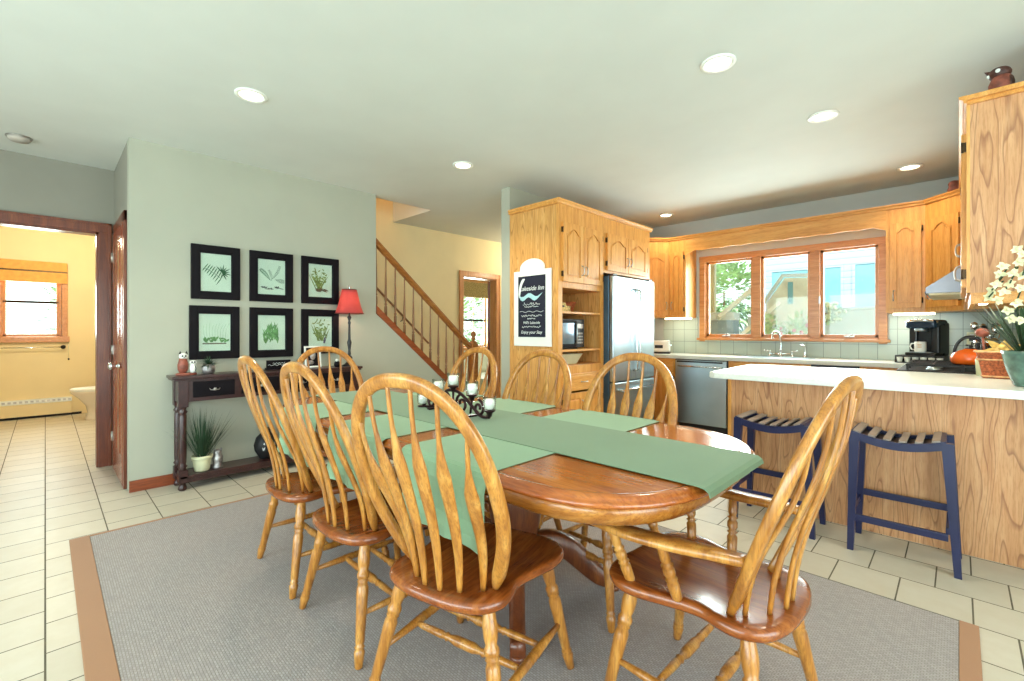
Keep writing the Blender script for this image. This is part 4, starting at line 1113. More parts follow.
# microwave and baskets in the pantry
def loc_p(lx, ly): return (PX-ly, 3.242+lx)
x_, y_ = loc_p(.30, .30)
t = thing('microwave', 'black microwave oven on the middle pantry shelf', 'microwave', (x_, y_, 1.028), PI/2)
mb = MB(); mb.box(-.235, .245, -.20, .19, .012, .29, .006); mb.box(-.2, .2, -.15, .15, 0, .012); mb.build('case', M_black, t)
mb = MB(); mb.box(-.225, .10, -.213, -.2, .02, .28, .004); dr = mb.build('oven_door', M_bframe, t)
mb = MB(); mb.box(-.195, .06, -.2145, -.2125, .05, .25, .001); mb.build('door_glass', mat('microwave_window', '#8fa3b4', .08, .6, var=.2, nscale=4), dr)
mb = MB(); mb.tube([(.082, -.214, .05), (.082, -.232, .06), (.082, -.232, .24), (.082, -.214, .25)], .006, 8); mb.build('door_handle', M_steel, dr)
mb = MB()
for i in range(4): 
    for j in range(3): mb.box(.125+.033*j, .148+.033*j, -.2035, -.2, .05+.03*i, .068+.03*i, .001)
mb.box(.12, .225, -.2035, -.2, .20, .245, .001); mb.build('control_buttons', M_pewter, t)
x_, y_ = loc_p(.22, .25)
t = thing('woven_box', 'small yellow woven box with a cut-out handle on the top pantry shelf', 'box', (x_, y_, 1.385), PI/2)
mb = MB(); mb.prism([(-.12, 0), (.12, 0), (.135, .06), (.06, .06), (.045, .09), (-.045, .09), (-.06, .06), (-.135, .06)], -.13, -.12); mb.prism([(-.12, 0), (.12, 0), (.135, .06), (-.135, .06)], .12, .13); mb.box(-.13, -.115, -.13, .13, 0, .06); mb.box(.115, .13, -.13, .13, 0, .06); mb.box(-.12, .12, -.125, .125, 0, .01); bx = mb.build('box_body', mat('pale_woven_box', '#dcc07a', .7, var=.2, nscale=60), t)
mb = MB(); mb.ball((0, -.131, .055), (.03, .002, .010), 12); mb.build('handle_slot', M_iron, bx)
x_, y_ = loc_p(.27, .32)
t = thing('blue_packages', 'blue and white packets standing behind the yellow woven box', 'package', (x_-.12, y_-.06, 1.385), PI/2)
mb = MB()
mb.box(-.13, .09, -.05, .05, 0, .17, .01); mb.build('packet', mat('blue_packet', '#7fa6bd', .5, var=.25, nscale=25), t)
x_, y_ = loc_p(.47, .28)
t = thing('wooden_bowl', 'flared reddish wooden bowl on the top pantry shelf beside the woven box', 'bowl', (x_, y_, 1.385))
mb = MB(); mb.lathe([(0, 0), (.06, 0), (.07, .01), (.11, .11), (.104, .11), (.06, .015), (0, .012)], None, 24); mb.build('bowl_body', M_wicker, t)
x_, y_ = loc_p(.30, .28)
t = thing('white_bin', 'white tapered bin on the lowest open pantry shelf', 'bin', (x_, y_, .878), PI/2)
mb = MB()
mb.rings([[(-.19, -.14, 0), (.17, -.14, 0), (.17, .14, 0), (-.19, .14, 0)], [(-.23, -.17, .10), (.235, -.17, .10), (.235, .17, .10), (-.23, .17, .10)], [(-.22, -.16, .10), (.225, -.16, .10), (.225, .16, .10), (-.22, .16, .10)], [(-.18, -.13, .01), (.16, -.13, .01), (.16, .13, .01), (-.18, .13, .01)]], smooth=False)
mb.build('bin_body', M_cream, t)

# refrigerator
t = thing('refrigerator', 'stainless french-door refrigerator between the pantry and the corner cabinet', 'refrigerator', (-2.535, 3.99, 0), PI/2)
Wf = .865
mb = MB(); mb.box(0, Wf, .0, .58, .02, 1.765, .006); mb.build('body', mat('refrigerator_side', '#4b6478', .35, .6), t)
for x0, x1 in ((.004, Wf/2-.003), (Wf/2+.003, Wf-.004)):
    mb = MB(); mb.box(x0, x1, -.055, -.006, .685, 1.765, .012); d = mb.build('door', M_steel, t)
    hx = Wf/2-.035 if x0 < .1 else Wf/2+.035
    mb = MB(); mb.tube([(hx, -.054, .78), (hx, -.095, .80), (hx, -.10, .85), (hx, -.10, 1.58), (hx, -.095, 1.63), (hx, -.055, 1.65)], .011, 10); mb.build('handle', M_chrome, d)
mb = MB(); mb.box(.004, Wf-.004, -.055, -.006, .06, .675, .012); d = mb.build('freezer_drawer', M_steel, t)
mb = MB(); mb.tube([(.10, -.055, .60), (.12, -.10, .60), (Wf-.12, -.10, .60), (Wf-.10, -.055, .60)], .011, 10); mb.build('handle', M_chrome, d)
mb = MB(); mb.box(.02, Wf-.02, -.03, .03, .0, .055, .004); mb.build('kick_grille', M_black, t)
mb = MB(); mb.box(.02, .10, -.04, .03, 1.765, 1.785, .003); mb.box(Wf-.10, Wf-.02, -.04, .03, 1.765, 1.785, .003); mb.build('hinge_caps', M_black, t)
mb = MB(); mb.box(.10, .17, -.0565, -.055, 1.66, 1.675); mb.build('maker_badge', M_pewter, t)

# left corner wall cabinet (diagonal) and the one beside the window
ZB, ZT = 1.375, 2.355
t = thing('corner_wall_cabinet', 'diagonal oak corner wall cabinet right of the refrigerator', 'cabinet', (-2.665, 5.62, 0), PI/4)
Ld = .36
mb = MB(); mb.box(-Ld, 0, 0, .02, ZB, ZT); mb.prism([(-Ld, .02), (0, .02), (.22, .22), (-.06, .48), (-Ld-.2, .2)], ZB, ZT-.01, plane='XY'); mb.build('carcass', M_oak, t)
add_door(t, -Ld+.02, -.02, ZB+.03, 2.20, 'L'); crown(t, -Ld, 0, ZT)
t = thing('wall_cabinet', 'narrow oak wall cabinet with arched door left of the kitchen window', 'cabinet', (-2.665, 5.62, 0), 0, group='narrow wall cabinets flanking the window')
mb = MB(); mb.box(0, .215, 0, .325, ZB, ZT); mb.build('carcass', M_oak, t)
add_door(t, .015, .19, ZB+.03, 2.20, 'R'); crown(t, 0, .215, ZT)
# valance with scalloped lower edge
t = thing('window_valance', 'long oak valance with scalloped edge spanning above the kitchen window', 'valance', (-2.45, 5.62, 0))
n = 60; Lv = 1.95; low = []
for i in range(n+1):
    u = i/n; x = Lv*u; e = min(u, 1-u)
    z = 2.165+.03*min(1, e/.04)+.008*abs(math.sin(PI*u*9))*(1 if .04 < u < .96 else 0)
    low.append((x, z))
mb = MB(); mb.prism(low+[(Lv, ZT), (0, ZT)], 0, .02); mb.build('valance_board', M_oakx, t)
mb = MB(); mb.box(0, Lv, .02, .325, ZT-.02, ZT-.002); mb.build('top_board', M_oakx, t)
crown(t, 0, Lv, ZT)
t = thing('wall_cabinet', 'narrow oak wall cabinet with arched door right of the kitchen window', 'cabinet', (-.50, 5.62, 0), 0, group='narrow wall cabinets flanking the window')
mb = MB(); mb.box(0, .28, 0, .325, ZB, ZT); mb.build('carcass', M_oak, t)
add_door(t, .03, .255, ZB+.04, 2.215, 'R'); crown(t, 0, .28, ZT)
t = thing('corner_wall_cabinet', 'diagonal oak corner wall cabinet behind the range hood', 'cabinet', (-.22, 5.62, 0), -PI/4)
Lr = .35
mb = MB(); mb.box(0, Lr, 0, .02, ZB, ZT); mb.prism([(0, .02), (Lr, .02), (Lr+.2, .2), (.18, .44), (-.2, .2)], ZB, ZT-.01, plane='XY'); mb.build('carcass', M_oak, t)
add_door(t, .03, Lr-.025, ZB+.04, 2.205, 'R'); crown(t, 0, Lr, ZT)
# cabinet over the hood and tall-looking end cabinet near the camera (face -x)
t = thing('hood_cabinet', 'short oak cabinet above the range hood', 'cabinet', (.03, 5.37, 0), -PI/2)
mb = MB(); mb.box(0, .23, 0, .335, ZB, ZT); mb.box(.23, .99, 0, .335, 1.64, ZT); mb.build('carcass', M_oak, t)
add_door(t, .24, .60, 1.68, 2.20, 'L'); add_door(t, .61, .97, 1.68, 2.20, 'R'); crown(t, 0, .99, ZT)
t = thing('end_wall_cabinet', 'large oak wall cabinet with plain grained side, nearest the camera at right', 'cabinet', (.03, 4.375, 0), -PI/2)
mb = MB(); mb.box(0, 1.075, 0, .335, ZB+.02, ZT); mb.build('carcass', M_oakpanel, t)
mb = MB(); mb.box(-.001, .03, -.003, .0, ZB+.02, ZT); mb.box(1.04, 1.076, -.003, .01, ZB+.02, ZT); mb.box(.03, 1.04, -.003, 0, 2.23, ZT); mb.build('face_frame', M_oak, t)
add_door(t, .03, .525, ZB+.05, 2.22, 'L'); add_door(t, .535, 1.045, ZB+.05, 2.22, 'R'); crown(t, 0, 1.075, ZT, right=True, d=.335)
mb = MB(); mb.box(0, 1.075, .012, .03, ZB-.035, ZB+.02); mb.box(1.057, 1.075, .03, .335, ZB-.035, ZB+.02); mb.build('light_rail', M_oakx, t)
mb = MB(); mb.box(.08, 1.0, .06, .10, ZB-.004, ZB+.018, .003); mb.build('light_strip', M_strip, t)
t = thing('cabinet_light', 'lit strip light under the corner cabinet above the coffee maker', 'light', (-.32, 5.80, ZB), group='under-cabinet strip lights')
mb = MB(); mb.box(-.14, .16, -.03, .03, -.02, 0, .004); mb.build('lit_tube', M_strip, t)
t = thing('cabinet_light', 'lit strip light under the wall cabinet left of the window', 'light', (-2.62, 5.80, ZB), group='under-cabinet strip lights')
mb = MB(); mb.box(-.18, .16, -.03, .03, -.02, 0, .004); mb.build('lit_tube', M_strip, t)

# range hood
t = thing('range_hood', 'stainless under-cabinet range hood with sloping front', 'range hood', (.365, 4.38, 0))
mb = MB(); P = [(0, 1.47), (-.535, 1.47), (-.535, 1.51), (-.37, 1.635), (0, 1.635)]
mb.prism(P, .004, .76, bev=.003); mb.build('hood_body', mat('hood_steel', '#8c8f98', .42, .8), t)
mb = MB(); mb.box(-.52, -.02, .03, .73, 1.455, 1.472, .003); mb.build('filter_panel', mat('hood_underside_light', '#e8d9b0', .4), t)
mb = MB()
for i in range(4): mb.lathe([(0, 0), (.012, 0), (.010, .012), (0, .014)], TR(-.536, .25+.07*i, 1.49) @ Matrix.Rotation(-PI/2, 4, 'Y'), 10)
mb.build('control_knobs', M_black, t)

# base cabinets along the window wall (front y 5.34)
YF = 5.34
t = thing('base_cabinet', 'oak base cabinet between the refrigerator and the dishwasher', 'cabinet', (-2.95, YF, 0), 0)
mb = MB(); mb.box(0, .49, 0, .6, .10, .868); mb.box(0, .49, .06, .6, 0, .1); mb.build('carcass', M_oak, t)
drawer(t, .13, .47, .72, .85); add_door(t, .13, .47, .13, .70, 'R', False, False)
t = thing('dishwasher', 'stainless dishwasher under the window counter', 'dishwasher', (-2.455, YF, 0))
mb = MB(); mb.box(0, .61, 0, .58, .10, .866); mb.box(.02, .59, .05, .5, 0, .1); mb.build('tub_case', M_black, t)
mb = MB(); mb.box(.012, .598, -.03, -.001, .115, .858, .006); d = mb.build('front_panel', M_steel, t)
mb = MB(); mb.tube([(.05, -.03, .79), (.06, -.065, .79), (.55, -.065, .79), (.56, -.03, .79)], .010, 10); mb.build('handle', M_chrome, d)
mb = MB(); mb.box(.03, .56, -.0315, -.03, .832, .85); mb.build('control_strip', M_black, d)
t = thing('sink_cabinet', 'oak sink base cabinet under the kitchen window', 'cabinet', (-1.84, YF, 0))
mb = MB(); mb.box(0, .78, 0, .6, .10, .868); mb.box(0, .78, .06, .6, 0, .1); mb.build('carcass', M_oak, t)
drawer(t, .03, .75, .74, .85, False); add_door(t, .03, .385, .13, .72, 'L', False, False); add_door(t, .395, .75, .13, .72, 'R', False, False)
t = thing('built_in_drawer_unit', 'dark fronted built-in appliance under the counter right of the sink', 'appliance', (-1.055, YF, 0))
mb = MB(); mb.box(0, .385, 0, .58, .1, .866); mb.box(.01, .375, .05, .5, 0, .1); mb.build('case', M_black, t)
mb = MB(); mb.box(.006, .379, -.025, -.001, .115, .858, .006); d = mb.build('front_panel', mat('dark_navy_front', '#2a3048', .3, .3), t)
mb = MB(); mb.tube([(.04, -.025, .78), (.05, -.055, .78), (.335, -.055, .78), (.345, -.025, .78)], .008, 8); mb.build('handle', M_steel, d)
t = thing('base_cabinet', 'oak base cabinet in the corner beside the range', 'cabinet', (-.665, YF, 0))
mb = MB(); mb.box(0, .36, 0, .6, .10, .868); mb.box(0, .36, .06, .6, 0, .1); mb.build('carcass', M_oak, t)
drawer(t, .03, .33, .74, .85); add_door(t, .03, .33, .13, .72, 'L', False, False)

# countertops
def slab(pts, z0, z1, holes=None): 
    mb = MB(); mb.prism(pts, z0, z1, plane='XY', bev=.006); return mb
o = slab([(-2.98, 5.315), (-.30, 5.315), (-.30, 5.15), (.356, 5.15), (.356, YW-.014), (-2.98, YW-.014)], .870, .910).build('countertop', M_counter)
tag(o, 'long white countertop below the kitchen window', 'countertop')
# peninsula
t = thing('peninsula_cabinet', 'peninsula base clad in boldly grained oak veneer behind the stools', 'cabinet', (-1.19, 3.46, 0))
mb = MB(); mb.box(0, 1.556, 0, .02, 0, .868); mb.build('veneer_panel', M_oakpanel, t)
mb = MB(); mb.box(-.002, .02, .001, .80, 0, .868); mb.box(0, 1.556, .78, .80, .1, .868); mb.box(.02, 1.55, .1, .75, 0, .1); mb.box(0.02, 1.55, .02, .78, .1, .12); mb.build('carcass', M_oak, t)
mb = MB(); mb.box(-.006, .018, -.006, .003, 0, .868, .002); mb.build('corner_trim', M_oak, t)
rr_ = [(-1.30, 4.37), (-1.33, 4.33), (-1.283, 3.35), (-1.262, 3.305), (-1.235, 3.288), (.366, 3.335), (.366, 4.37)]
o = slab([(-1.30, 4.385), (-1.325, 4.355), (-1.285, 3.345), (-1.268, 3.312), (-1.235, 3.298), (.366, 3.298), (.366, 4.372), (-.33, 4.372), (-.33, 4.385)], .868, .910).build('countertop', M_counter)
tag(o, 'white peninsula countertop overhanging the bar stools', 'countertop')

# range
t = thing('gas_range', 'gas range with black grates in the right counter run', 'range', (-.33, 4.39, 0))
mb = MB(); mb.box(.03, .68, .004, .752, .02, .895, .004); mb.build('body', M_steel, t)
mb = MB(); mb.box(.0, .69, .0, .756, .895, .918, .006); mb.build('cooktop', M_iron, t, label='black cooktop surface')
mb = MB(); mb.box(.0, .03, .03, .73, .22, .72, .006); d = mb.build('oven_door', M_steel, t)
mb = MB(); mb.tube([(0, .08, .68), (-.04, .09, .68), (-.04, .67, .68), (0, .68, .68)], .010, 8); mb.build('handle', M_chrome, d)
for i in range(5):
    mb = MB(); mb.lathe([(0, 0), (.02, 0), (.017, .024), (0, .026)], TR(.03, .11+.135*i, .82) @ Matrix.Rotation(-PI/2, 4, 'Y'), 12); mb.build('knob', M_black, t)
for k in range(3):
    mb = MB(); y0 = .02+.245*k; y1 = y0+.225; z = .948
    for a, c, e, f in ((.05, .65, y0, y0+.014), (.05, .65, y1-.014, y1), (.05, .064, y0, y1), (.636, .65, y0, y1), (.343, .357, y0, y1)): mb.box(a, c, e, f, z, z+.014, .003)
    for cx in (.2, .5):
        yc = (y0+y1)/2; mb.box(cx-.1, cx+.1, yc-.006, yc+.006, z, z+.016, .003); mb.box(cx-.006, cx+.006, y0, y1, z, z+.016, .003)
    for cx in (.06, .35, .64):
        for cy in (y0+.007, y1-.007): mb.box(cx-.007, cx+.007, cy-.007, cy+.007, .917, z+.004)
    mb.build('grate', M_iron, t)
for cx in (.2, .5):
    for cy in (.135, .38, .62):
        mb = MB(); mb.lathe([(.045, .917), (.045, .925), (.034, .93), (.034, .938), (0, .94)], TR(cx, cy, 0), 16); mb.build('burner', M_steel, t)

# kettle (orange) on the range
t = thing('orange_kettle', 'orange enamel kettle with black arched handle on the range', 'kettle', (.057, 4.625, .964))
mb = MB(); mb.lathe([(0, 0), (.088, 0), (.102, .015), (.106, .045), (.095, .075), (.06, .098), (.035, .105), (.03, .11), (0, .112)], None, 28); mb.build('body', M_orange, t)
mb = MB(); mb.lathe([(0, .108), (.03, .109), (.028, .115), (.008, .12), (.012, .132), (0, .138)], None, 14); mb.build('lid', M_black, t)
mb = MB(); P = [(.082*math.cos(a), 0, .075+.12*math.sin(a)) for a in [PI*i/14 for i in range(15)]]; mb.tube(P, [.008]+[.011]*13+[.008], 8); mb.build('handle', M_black, t)
mb = MB(); mb.turned((.085, .02, .055), (.14, .06, .10), [(.022, 0), (.014, .7), (.012, 1)], 12); mb.build('spout', M_orange, t)
# silver pots behind the kettle
t = thing('stock_pot', 'shiny steel pot with lid behind the orange kettle', 'pot', (.165, 4.93, .964))
mb = MB(); mb.lathe([(0, 0), (.085, 0), (.09, .01), (.09, .15), (.094, .155), (.086, .155), (.084, .012), (0, .01)], None, 24); mb.build('body', M_chrome, t)
mb = MB(); mb.lathe([(.094, .156), (.09, .165), (.04, .185), (.0, .19)], None, 24); mb.lathe([(0, .185), (.012, .19), (.02, .21), (0, .22)], None, 12); mb.build('lid', M_chrome, t)
mb = MB(); mb.tube([(-.09, -.03, .12), (-.125, -.03, .13), (-.125, .03, .13), (-.09, .03, .12)], .006, 8); mb.tube([(.09, -.03, .12), (.125, -.03, .13), (.125, .03, .13), (.09, .03, .12)], .006, 8); mb.build('side_handles', M_black, t)
# utensil crock
t = thing('utensil_crock', 'steel crock full of cooking utensils behind the range', 'utensil holder', (.16, 5.32, .91))
mb = MB(); mb.lathe([(0, 0), (.06, 0), (.065, .15), (.06, .15), (.056, .01), (0, .01)], None, 20); mb.build('crock', M_silver, t)
r = random.Random(3)
for i in range(7):
    a = 2*PI*i/7; q = Vector((.028*math.cos(a), .028*math.sin(a), .02)); e = q+Vector((.05*math.cos(a), .05*math.sin(a), .26+.05*r.random()))
    mb = MB(); mb.tube([q, e], .005, 6); mb.ball(e+Vector((0, 0, .02)), (.024, .010, .034), 10); mb.build('utensil', (M_chrome, M_black, M_chrome, M_oak)[i % 4], t)

# coffee maker on pod drawer, 45 degrees in the corner
cxy = (-.245, 5.63)
t = thing('pod_drawer', 'black wire coffee-pod rack with white pods under the coffee maker', 'pod rack', (cxy[0], cxy[1], .911), -.10)
mb = MB(); mb.box(-.17, .17, -.13, .13, .058, .068, .004); mb.box(-.17, .17, -.13, .13, 0, .006, .002)
for x in (-.166, .166): mb.tube([(x, -.128, .004), (x, -.128, .06)], .0035, 6)
for x in (-.165, .165): mb.box(x-.004, x+.004, -.13, .13, .004, .06)
mb.box(-.17, .17, .12, .13, 0, .06); mb.build('rack', M_black, t)
for i in range(6):
    mb = MB(); mb.lathe([(0, 0), (.018, 0), (.0235, .042), (.0255, .044), (0, .046)], TR(-.137+.055*i, -.118, .008), 14); mb.build('coffee_pod', M_white, t)
t = thing('coffee_maker', 'black single-serve coffee maker on the pod rack in the corner', 'coffee maker', (cxy[0]+.03, cxy[1]+.0, .979), -.35)
mb = MB(); mb.box(-.12, .12, .02, .13, .0, .30, .02, seg=3); mb.box(-.11, .11, -.12, .05, 0, .028, .01); mb.box(-.12, -.06, -.02, .06, .02, .26, .012); mb.box(.06, .12, -.06, .06, .02, .28, .016, seg=3); mb.build('housing', M_black, t)
mb = MB(); mb.box(-.115, .115, -.115, .12, .245, .325, .03, seg=3); mb.build('brew_head', mat('coffee_maker_dark_blue', '#25364a', .25, .2), t)
mb = MB(); mb.tube(catmull([(-.115, -.08, .30), (-.06, -.125, .315), (0, -.135, .318), (.06, -.125, .315), (.115, -.08, .30)], 5, False), .011, 8); mb.build('lift_handle', M_chrome, t)
mb = MB(); mb.lathe([(.05, .22), (.052, .25), (.0, .25)], TR(-.01, -.055, 0), 16); mb.build('brew_nozzle', M_steel, t)
mb = MB(); mb.box(-.08, .08, -.115, .0, .027, .033, .002); mb.build('drip_tray', M_steel, t)
t = thing('coffee_mug', 'white mug with small print standing on the coffee maker tray', 'mug', (cxy[0]-.005, cxy[1]-.085, 1.013), -.1)
mb = MB(); mb.lathe([(0, 0), (.038, 0), (.042, .004), (.043, .09), (.040, .092), (.038, .008), (0, .008)], None, 24); mb.build('cup', M_white, t)
mb = MB(); mb.tube([(-.041, 0, .075), (-.062, 0, .075), (-.072, 0, .05), (-.062, 0, .022), (-.040, 0, .018)], .006, 8); mb.build('handle', M_white, t)
mb = MB(); 
for i in range(3): mb.box(-.014, .014, -.0445, -.0425, .04+.012*i, .044+.012*i)
mb.build('printed_lines', M_tan, t)
# wire figure / cord to outlet
t = thing('power_cord', 'thin black power cord looping up to the outlet right of the coffee maker', 'cord', (.0, 5.75, .911))
mb = MB(); mb.tube(catmull([(-.02, .0, .004), (.02, -.05, .03), (.05, 0, .07), (.02, .06, .06), (.05, .12, .10), (.08, .17, .16), (.085, .19, .215)], 6, False), .004, 6); mb.build('cable', M_black, t)
mb = MB(); mb.box(.065, .105, .17, .186, .20, .25, .004); mb.build('plug', M_black, t)

# toaster in the left corner
t = thing('toaster', 'white two-slot toaster with dark base in the corner by the refrigerator', 'toaster', (-2.80, 5.62, .911), .35)
mb = MB(); mb.box(-.13, .13, -.08, .08, .02, .17, .025, seg=3); mb.build('body', M_white, t)
mb = MB(); mb.box(-.135, .135, -.085, .085, 0, .022, .005); mb.box(-.05, .05, -.083, -.079, .07, .11, .002); mb.box(-.10, .10, -.045, -.02, .165, .1725); mb.box(-.10, .10, .02, .045, .165, .1725); mb.build('base_and_slots', M_black, t)
mb = MB(); mb.box(.128, .15, -.02, .02, .10, .12, .004); mb.build('lever', M_chrome, t)

# sink and faucet
t = thing('kitchen_sink', 'stainless rimmed sink set in the window counter', 'sink', (-1.45, 5.60, .910))
mb = MB(); 
for q in ((-.36, .36, -.20, -.18), (-.36, .36, .10, .12), (-.36, -.34, -.18, .10), (.34, .36, -.18, .10)): mb.box(*q, -.0, .006, .002)
mb.box(-.34, .34, -.18, .10, .0, .0015); mb.build('rim', M_steel, t)
t = thing('kitchen_faucet', 'chrome bridge faucet with gooseneck spout behind the sink', 'faucet', (-1.43, 5.78, .911))
mb = MB(); mb.lathe([(0, 0), (.028, 0), (.028, .008), (.014, .02), (.012, .07), (.018, .075), (.018, .085), (.010, .09), (0, .09)], None, 14); mb.box(-.15, .15, -.022, .022, 0, .012, .005); mb.tube([(-.10, 0, .035), (.10, 0, .035)], .009, 8); mb.build('base', M_chrome, t)
mb = MB(); mb.tube(catmull([(0, 0, .08), (0, 0, .18), (-.01, -.02, .25), (-.03, -.07, .285), (-.045, -.12, .27), (-.05, -.14, .21)], 6, False), [.011]*30+[.014], 10); mb.build('spout', M_chrome, t)
for s in (-1, 1):
    mb = MB(); mb.lathe([(0, 0), (.022, 0), (.022, .006), (.012, .02), (.012, .06), (.016, .065), (0, .07)], TR(s*.11, 0, 0), 12); mb.tube([(s*.11, 0, .06), (s*.16, -.02, .07)], .006, 8); mb.ball((s*.165, -.022, .071), .009, 8); mb.build('lever_handle', M_chrome, t)
t = thing('side_sprayer', 'curved chrome side sprayer right of the faucet', 'sprayer', (-1.20, 5.78, .911))
mb = MB(); mb.lathe([(0, 0), (.022, 0), (.018, .012), (.013, .03), (0, .03)], None, 12); mb.tube(catmull([(0, 0, .03), (.005, 0, .09), (-.005, -.02, .13), (-.03, -.05, .135)], 5, False), .012, 8); mb.build('sprayer_body', M_chrome, t)

# wicker basket with bow and orchid pot on the peninsula
t = thing('wicker_basket', 'reddish wicker basket with pale bands and a tan bow at the counter end', 'basket', (.165, 4.10, .911))
mb = MB(); pr = []
mb.rings([[(sx*a, sy*b_, z) for sx, sy in ((-1, -1), (-.5, -1.02), (0, -1.03), (.5, -1.02), (1, -1), (1.02, 0), (1, 1), (0, 1.03), (-1, 1), (-1.02, 0))] for a, b_, z in ((.060, .05, 0), (.068, .058, .05), (.078, .068, .11), (.09, .078, .165), (.084, .072, .165), (.07, .06, .10), (.055, .045, .01))], smooth=False); mb.build('basket_body', M_wicker, t)
for a, b_, z in ((.062, .053, .012), (.083, .071, .115), (.093, .08, .163)):
    mb = MB(); mb.tube([(sx*a, sy*b_, z) for sx, sy in ((-1, -1), (-.5, -1.04), (0, -1.05), (.5, -1.04), (1, -1), (1.04, 0), (1, 1), (0, 1.05), (-1, 1), (-1.04, 0))], .006, 6, closed=True); mb.build('pale_band', M_wickl, t, label='pale woven band')
mb = MB(); 
for a in (-2.2, -1.0, .3, 1.2, 2.4, 3.6): mb.leaf((.02, -.03, .17), (math.cos(a), -.3, math.sin(a)*.8+.35), .10, .022, up=(0, 1, 0), droop=.1)
mb.leaf((.03, -.05, .20), (.3, 0, -1), .15, .018, up=(0, 1, 0), droop=0); mb.leaf((.01, -.05, .20), (-.2, 0, -1), .13, .018, up=(0, 1, 0), droop=0); mb.ball((.02, -.04, .19), .02, 10)
mb.build('ribbon_bow', mat('gold_ribbon', '#d9b96a', .45, var=.15, nscale=30), t)
t = thing('wooden_spoon_jar', 'small dark jar with a round wooden ladle behind the basket', 'jar', (.12, 4.29, .911))
mb = MB(); mb.lathe([(0, 0), (.04, 0), (.045, .1), (.03, .14), (.034, .16), (0, .16)], None, 16); mb.build('jar_body', M_cream, t)
mb = MB(); mb.tube([(0, 0, .12), (-.01, 0, .26)], .006, 6); mb.ball((-.01, 0, .28), (.035, .02, .03), 12); mb.build('ladle', M_owlr, t)
BL = [(-0.171,-0.400,0.488),(-0.145,-0.400,0.563),(-0.112,-0.400,0.518),(-0.151,-0.400,0.439),(-0.103,-0.400,0.564),(-0.077,-0.400,0.492),(-0.132,-0.400,0.476),(-0.090,-0.400,0.671),(-0.071,-0.400,0.646),(-0.084,-0.400,0.614),(-0.181,-0.400,0.455),(-0.119,-0.400,0.390),(-0.093,-0.400,0.422),(-0.135,-0.400,0.600),(-0.071,-0.400,0.552),(-0.106,-0.400,0.351),(-0.158,-0.400,0.516),(-0.074,-0.400,0.341)]
t = thing('potted_orchid', 'white flowering plant in a blue-green glazed pot at the right edge', 'potted plant', (.285, 3.60, .911))
mb = MB(); mb.lathe([(0, 0), (.075, 0), (.082, .008), (.108, .09), (.122, .16), (.128, .185), (.120, .186), (.105, .15), (0, .145)], None, 28); mb.build('pot', M_tealpot, t)
mb = MB(); r = random.Random(21)
for i in range(60):
    a = r.uniform(0, 2*PI); e = r.uniform(.9, 1.5); mb.leaf((.05*math.cos(a), .05*math.sin(a), .14), (math.cos(a)*math.cos(e), math.sin(a)*math.cos(e), math.sin(e)), r.uniform(.2, .42), .010, droop=r.uniform(0, .25))
for bp in BL[::2]: mb.tube(catmull([(0, 0, .14), (bp[0]*.15, bp[1]*.15, bp[2]*.55+.14), (bp[0]*.55, bp[1]*.6, bp[2]+.10), (bp[0], bp[1]+.01, bp[2]+.0)], 5, False), .0035, 5)
mb.build('stems_and_leaves', M_leafd, t)
for cx, cy, cz in BL:
    cy += r.uniform(-.03, .05); mb = MB()
    for k in range(5):
        a = 2*PI*k/5+r.random(); mb.leaf((cx, cy, cz), (math.cos(a), -.35, math.sin(a)), .026, .010, up=(0, -1, 0), droop=.1)
    mb.ball((cx, cy-.006, cz), .007, 8); mb.build('blossom', M_flower, t)
# carved owls on top of the cabinets
t = thing('carved_owl', 'carved dark wooden owl perched on the near right-hand cabinet', 'figurine', (.152, 3.40, 2.399))
mb = MB(); mb.lathe([(0, 0), (.036, 0), (.044, .02), (.045, .06), (.036, .085), (.034, .095), (0, .10)], None, 16); mb.build('body', M_owlr, t)
mb = MB(); mb.ball((-.004, 0, .112), (.044, .04, .034), 16); mb.lathe([(.012, 0), (.0, .025)], TR(-.04, -.005, .122) @ Matrix.Rotation(-.9, 4, 'Y'), 8); mb.ball((.03, .0, .05), (.02, .035, .045), 12); mb.build('head_and_wings', M_owl, t)
mb = MB(); mb.ball((-.012, -.038, .116), (.010, .004, .010), 10); mb.ball((-.045, -.012, .105), (.007, .009, .009), 8); mb.build('eyes', M_chalkw, t)
t = thing('carved_figure', 'small reddish carved figure on top of the diagonal corner cabinet', 'figurine', (-.03, 5.46, 2.397))
mb = MB(); mb.lathe([(0, 0), (.04, 0), (.045, .02), (.035, .05), (.04, .07), (.03, .09), (.0, .10)], None, 14); mb.ball((.03, -.02, .03), (.025, .02, .03), 10); mb.build('carving', M_owlr, t)
# outlet plates on the backsplash
for nm, x, z, lb in (('outlet_plate', .085, 1.135, 'outlet plate on the tiles behind the coffee maker cord'),):
    t = thing(nm, lb, 'outlet', (x, YW-.012, z)); mb = MB(); mb.box(-.035, .035, -.006, 0, -.057, .057, .002); mb.build('plate', M_cream, t)
    mb = MB(); mb.box(-.015, .015, -.008, -.005, .008, .04, .003); mb.box(-.015, .015, -.008, -.005, -.04, -.008, .003); mb.build('sockets', M_white, t)

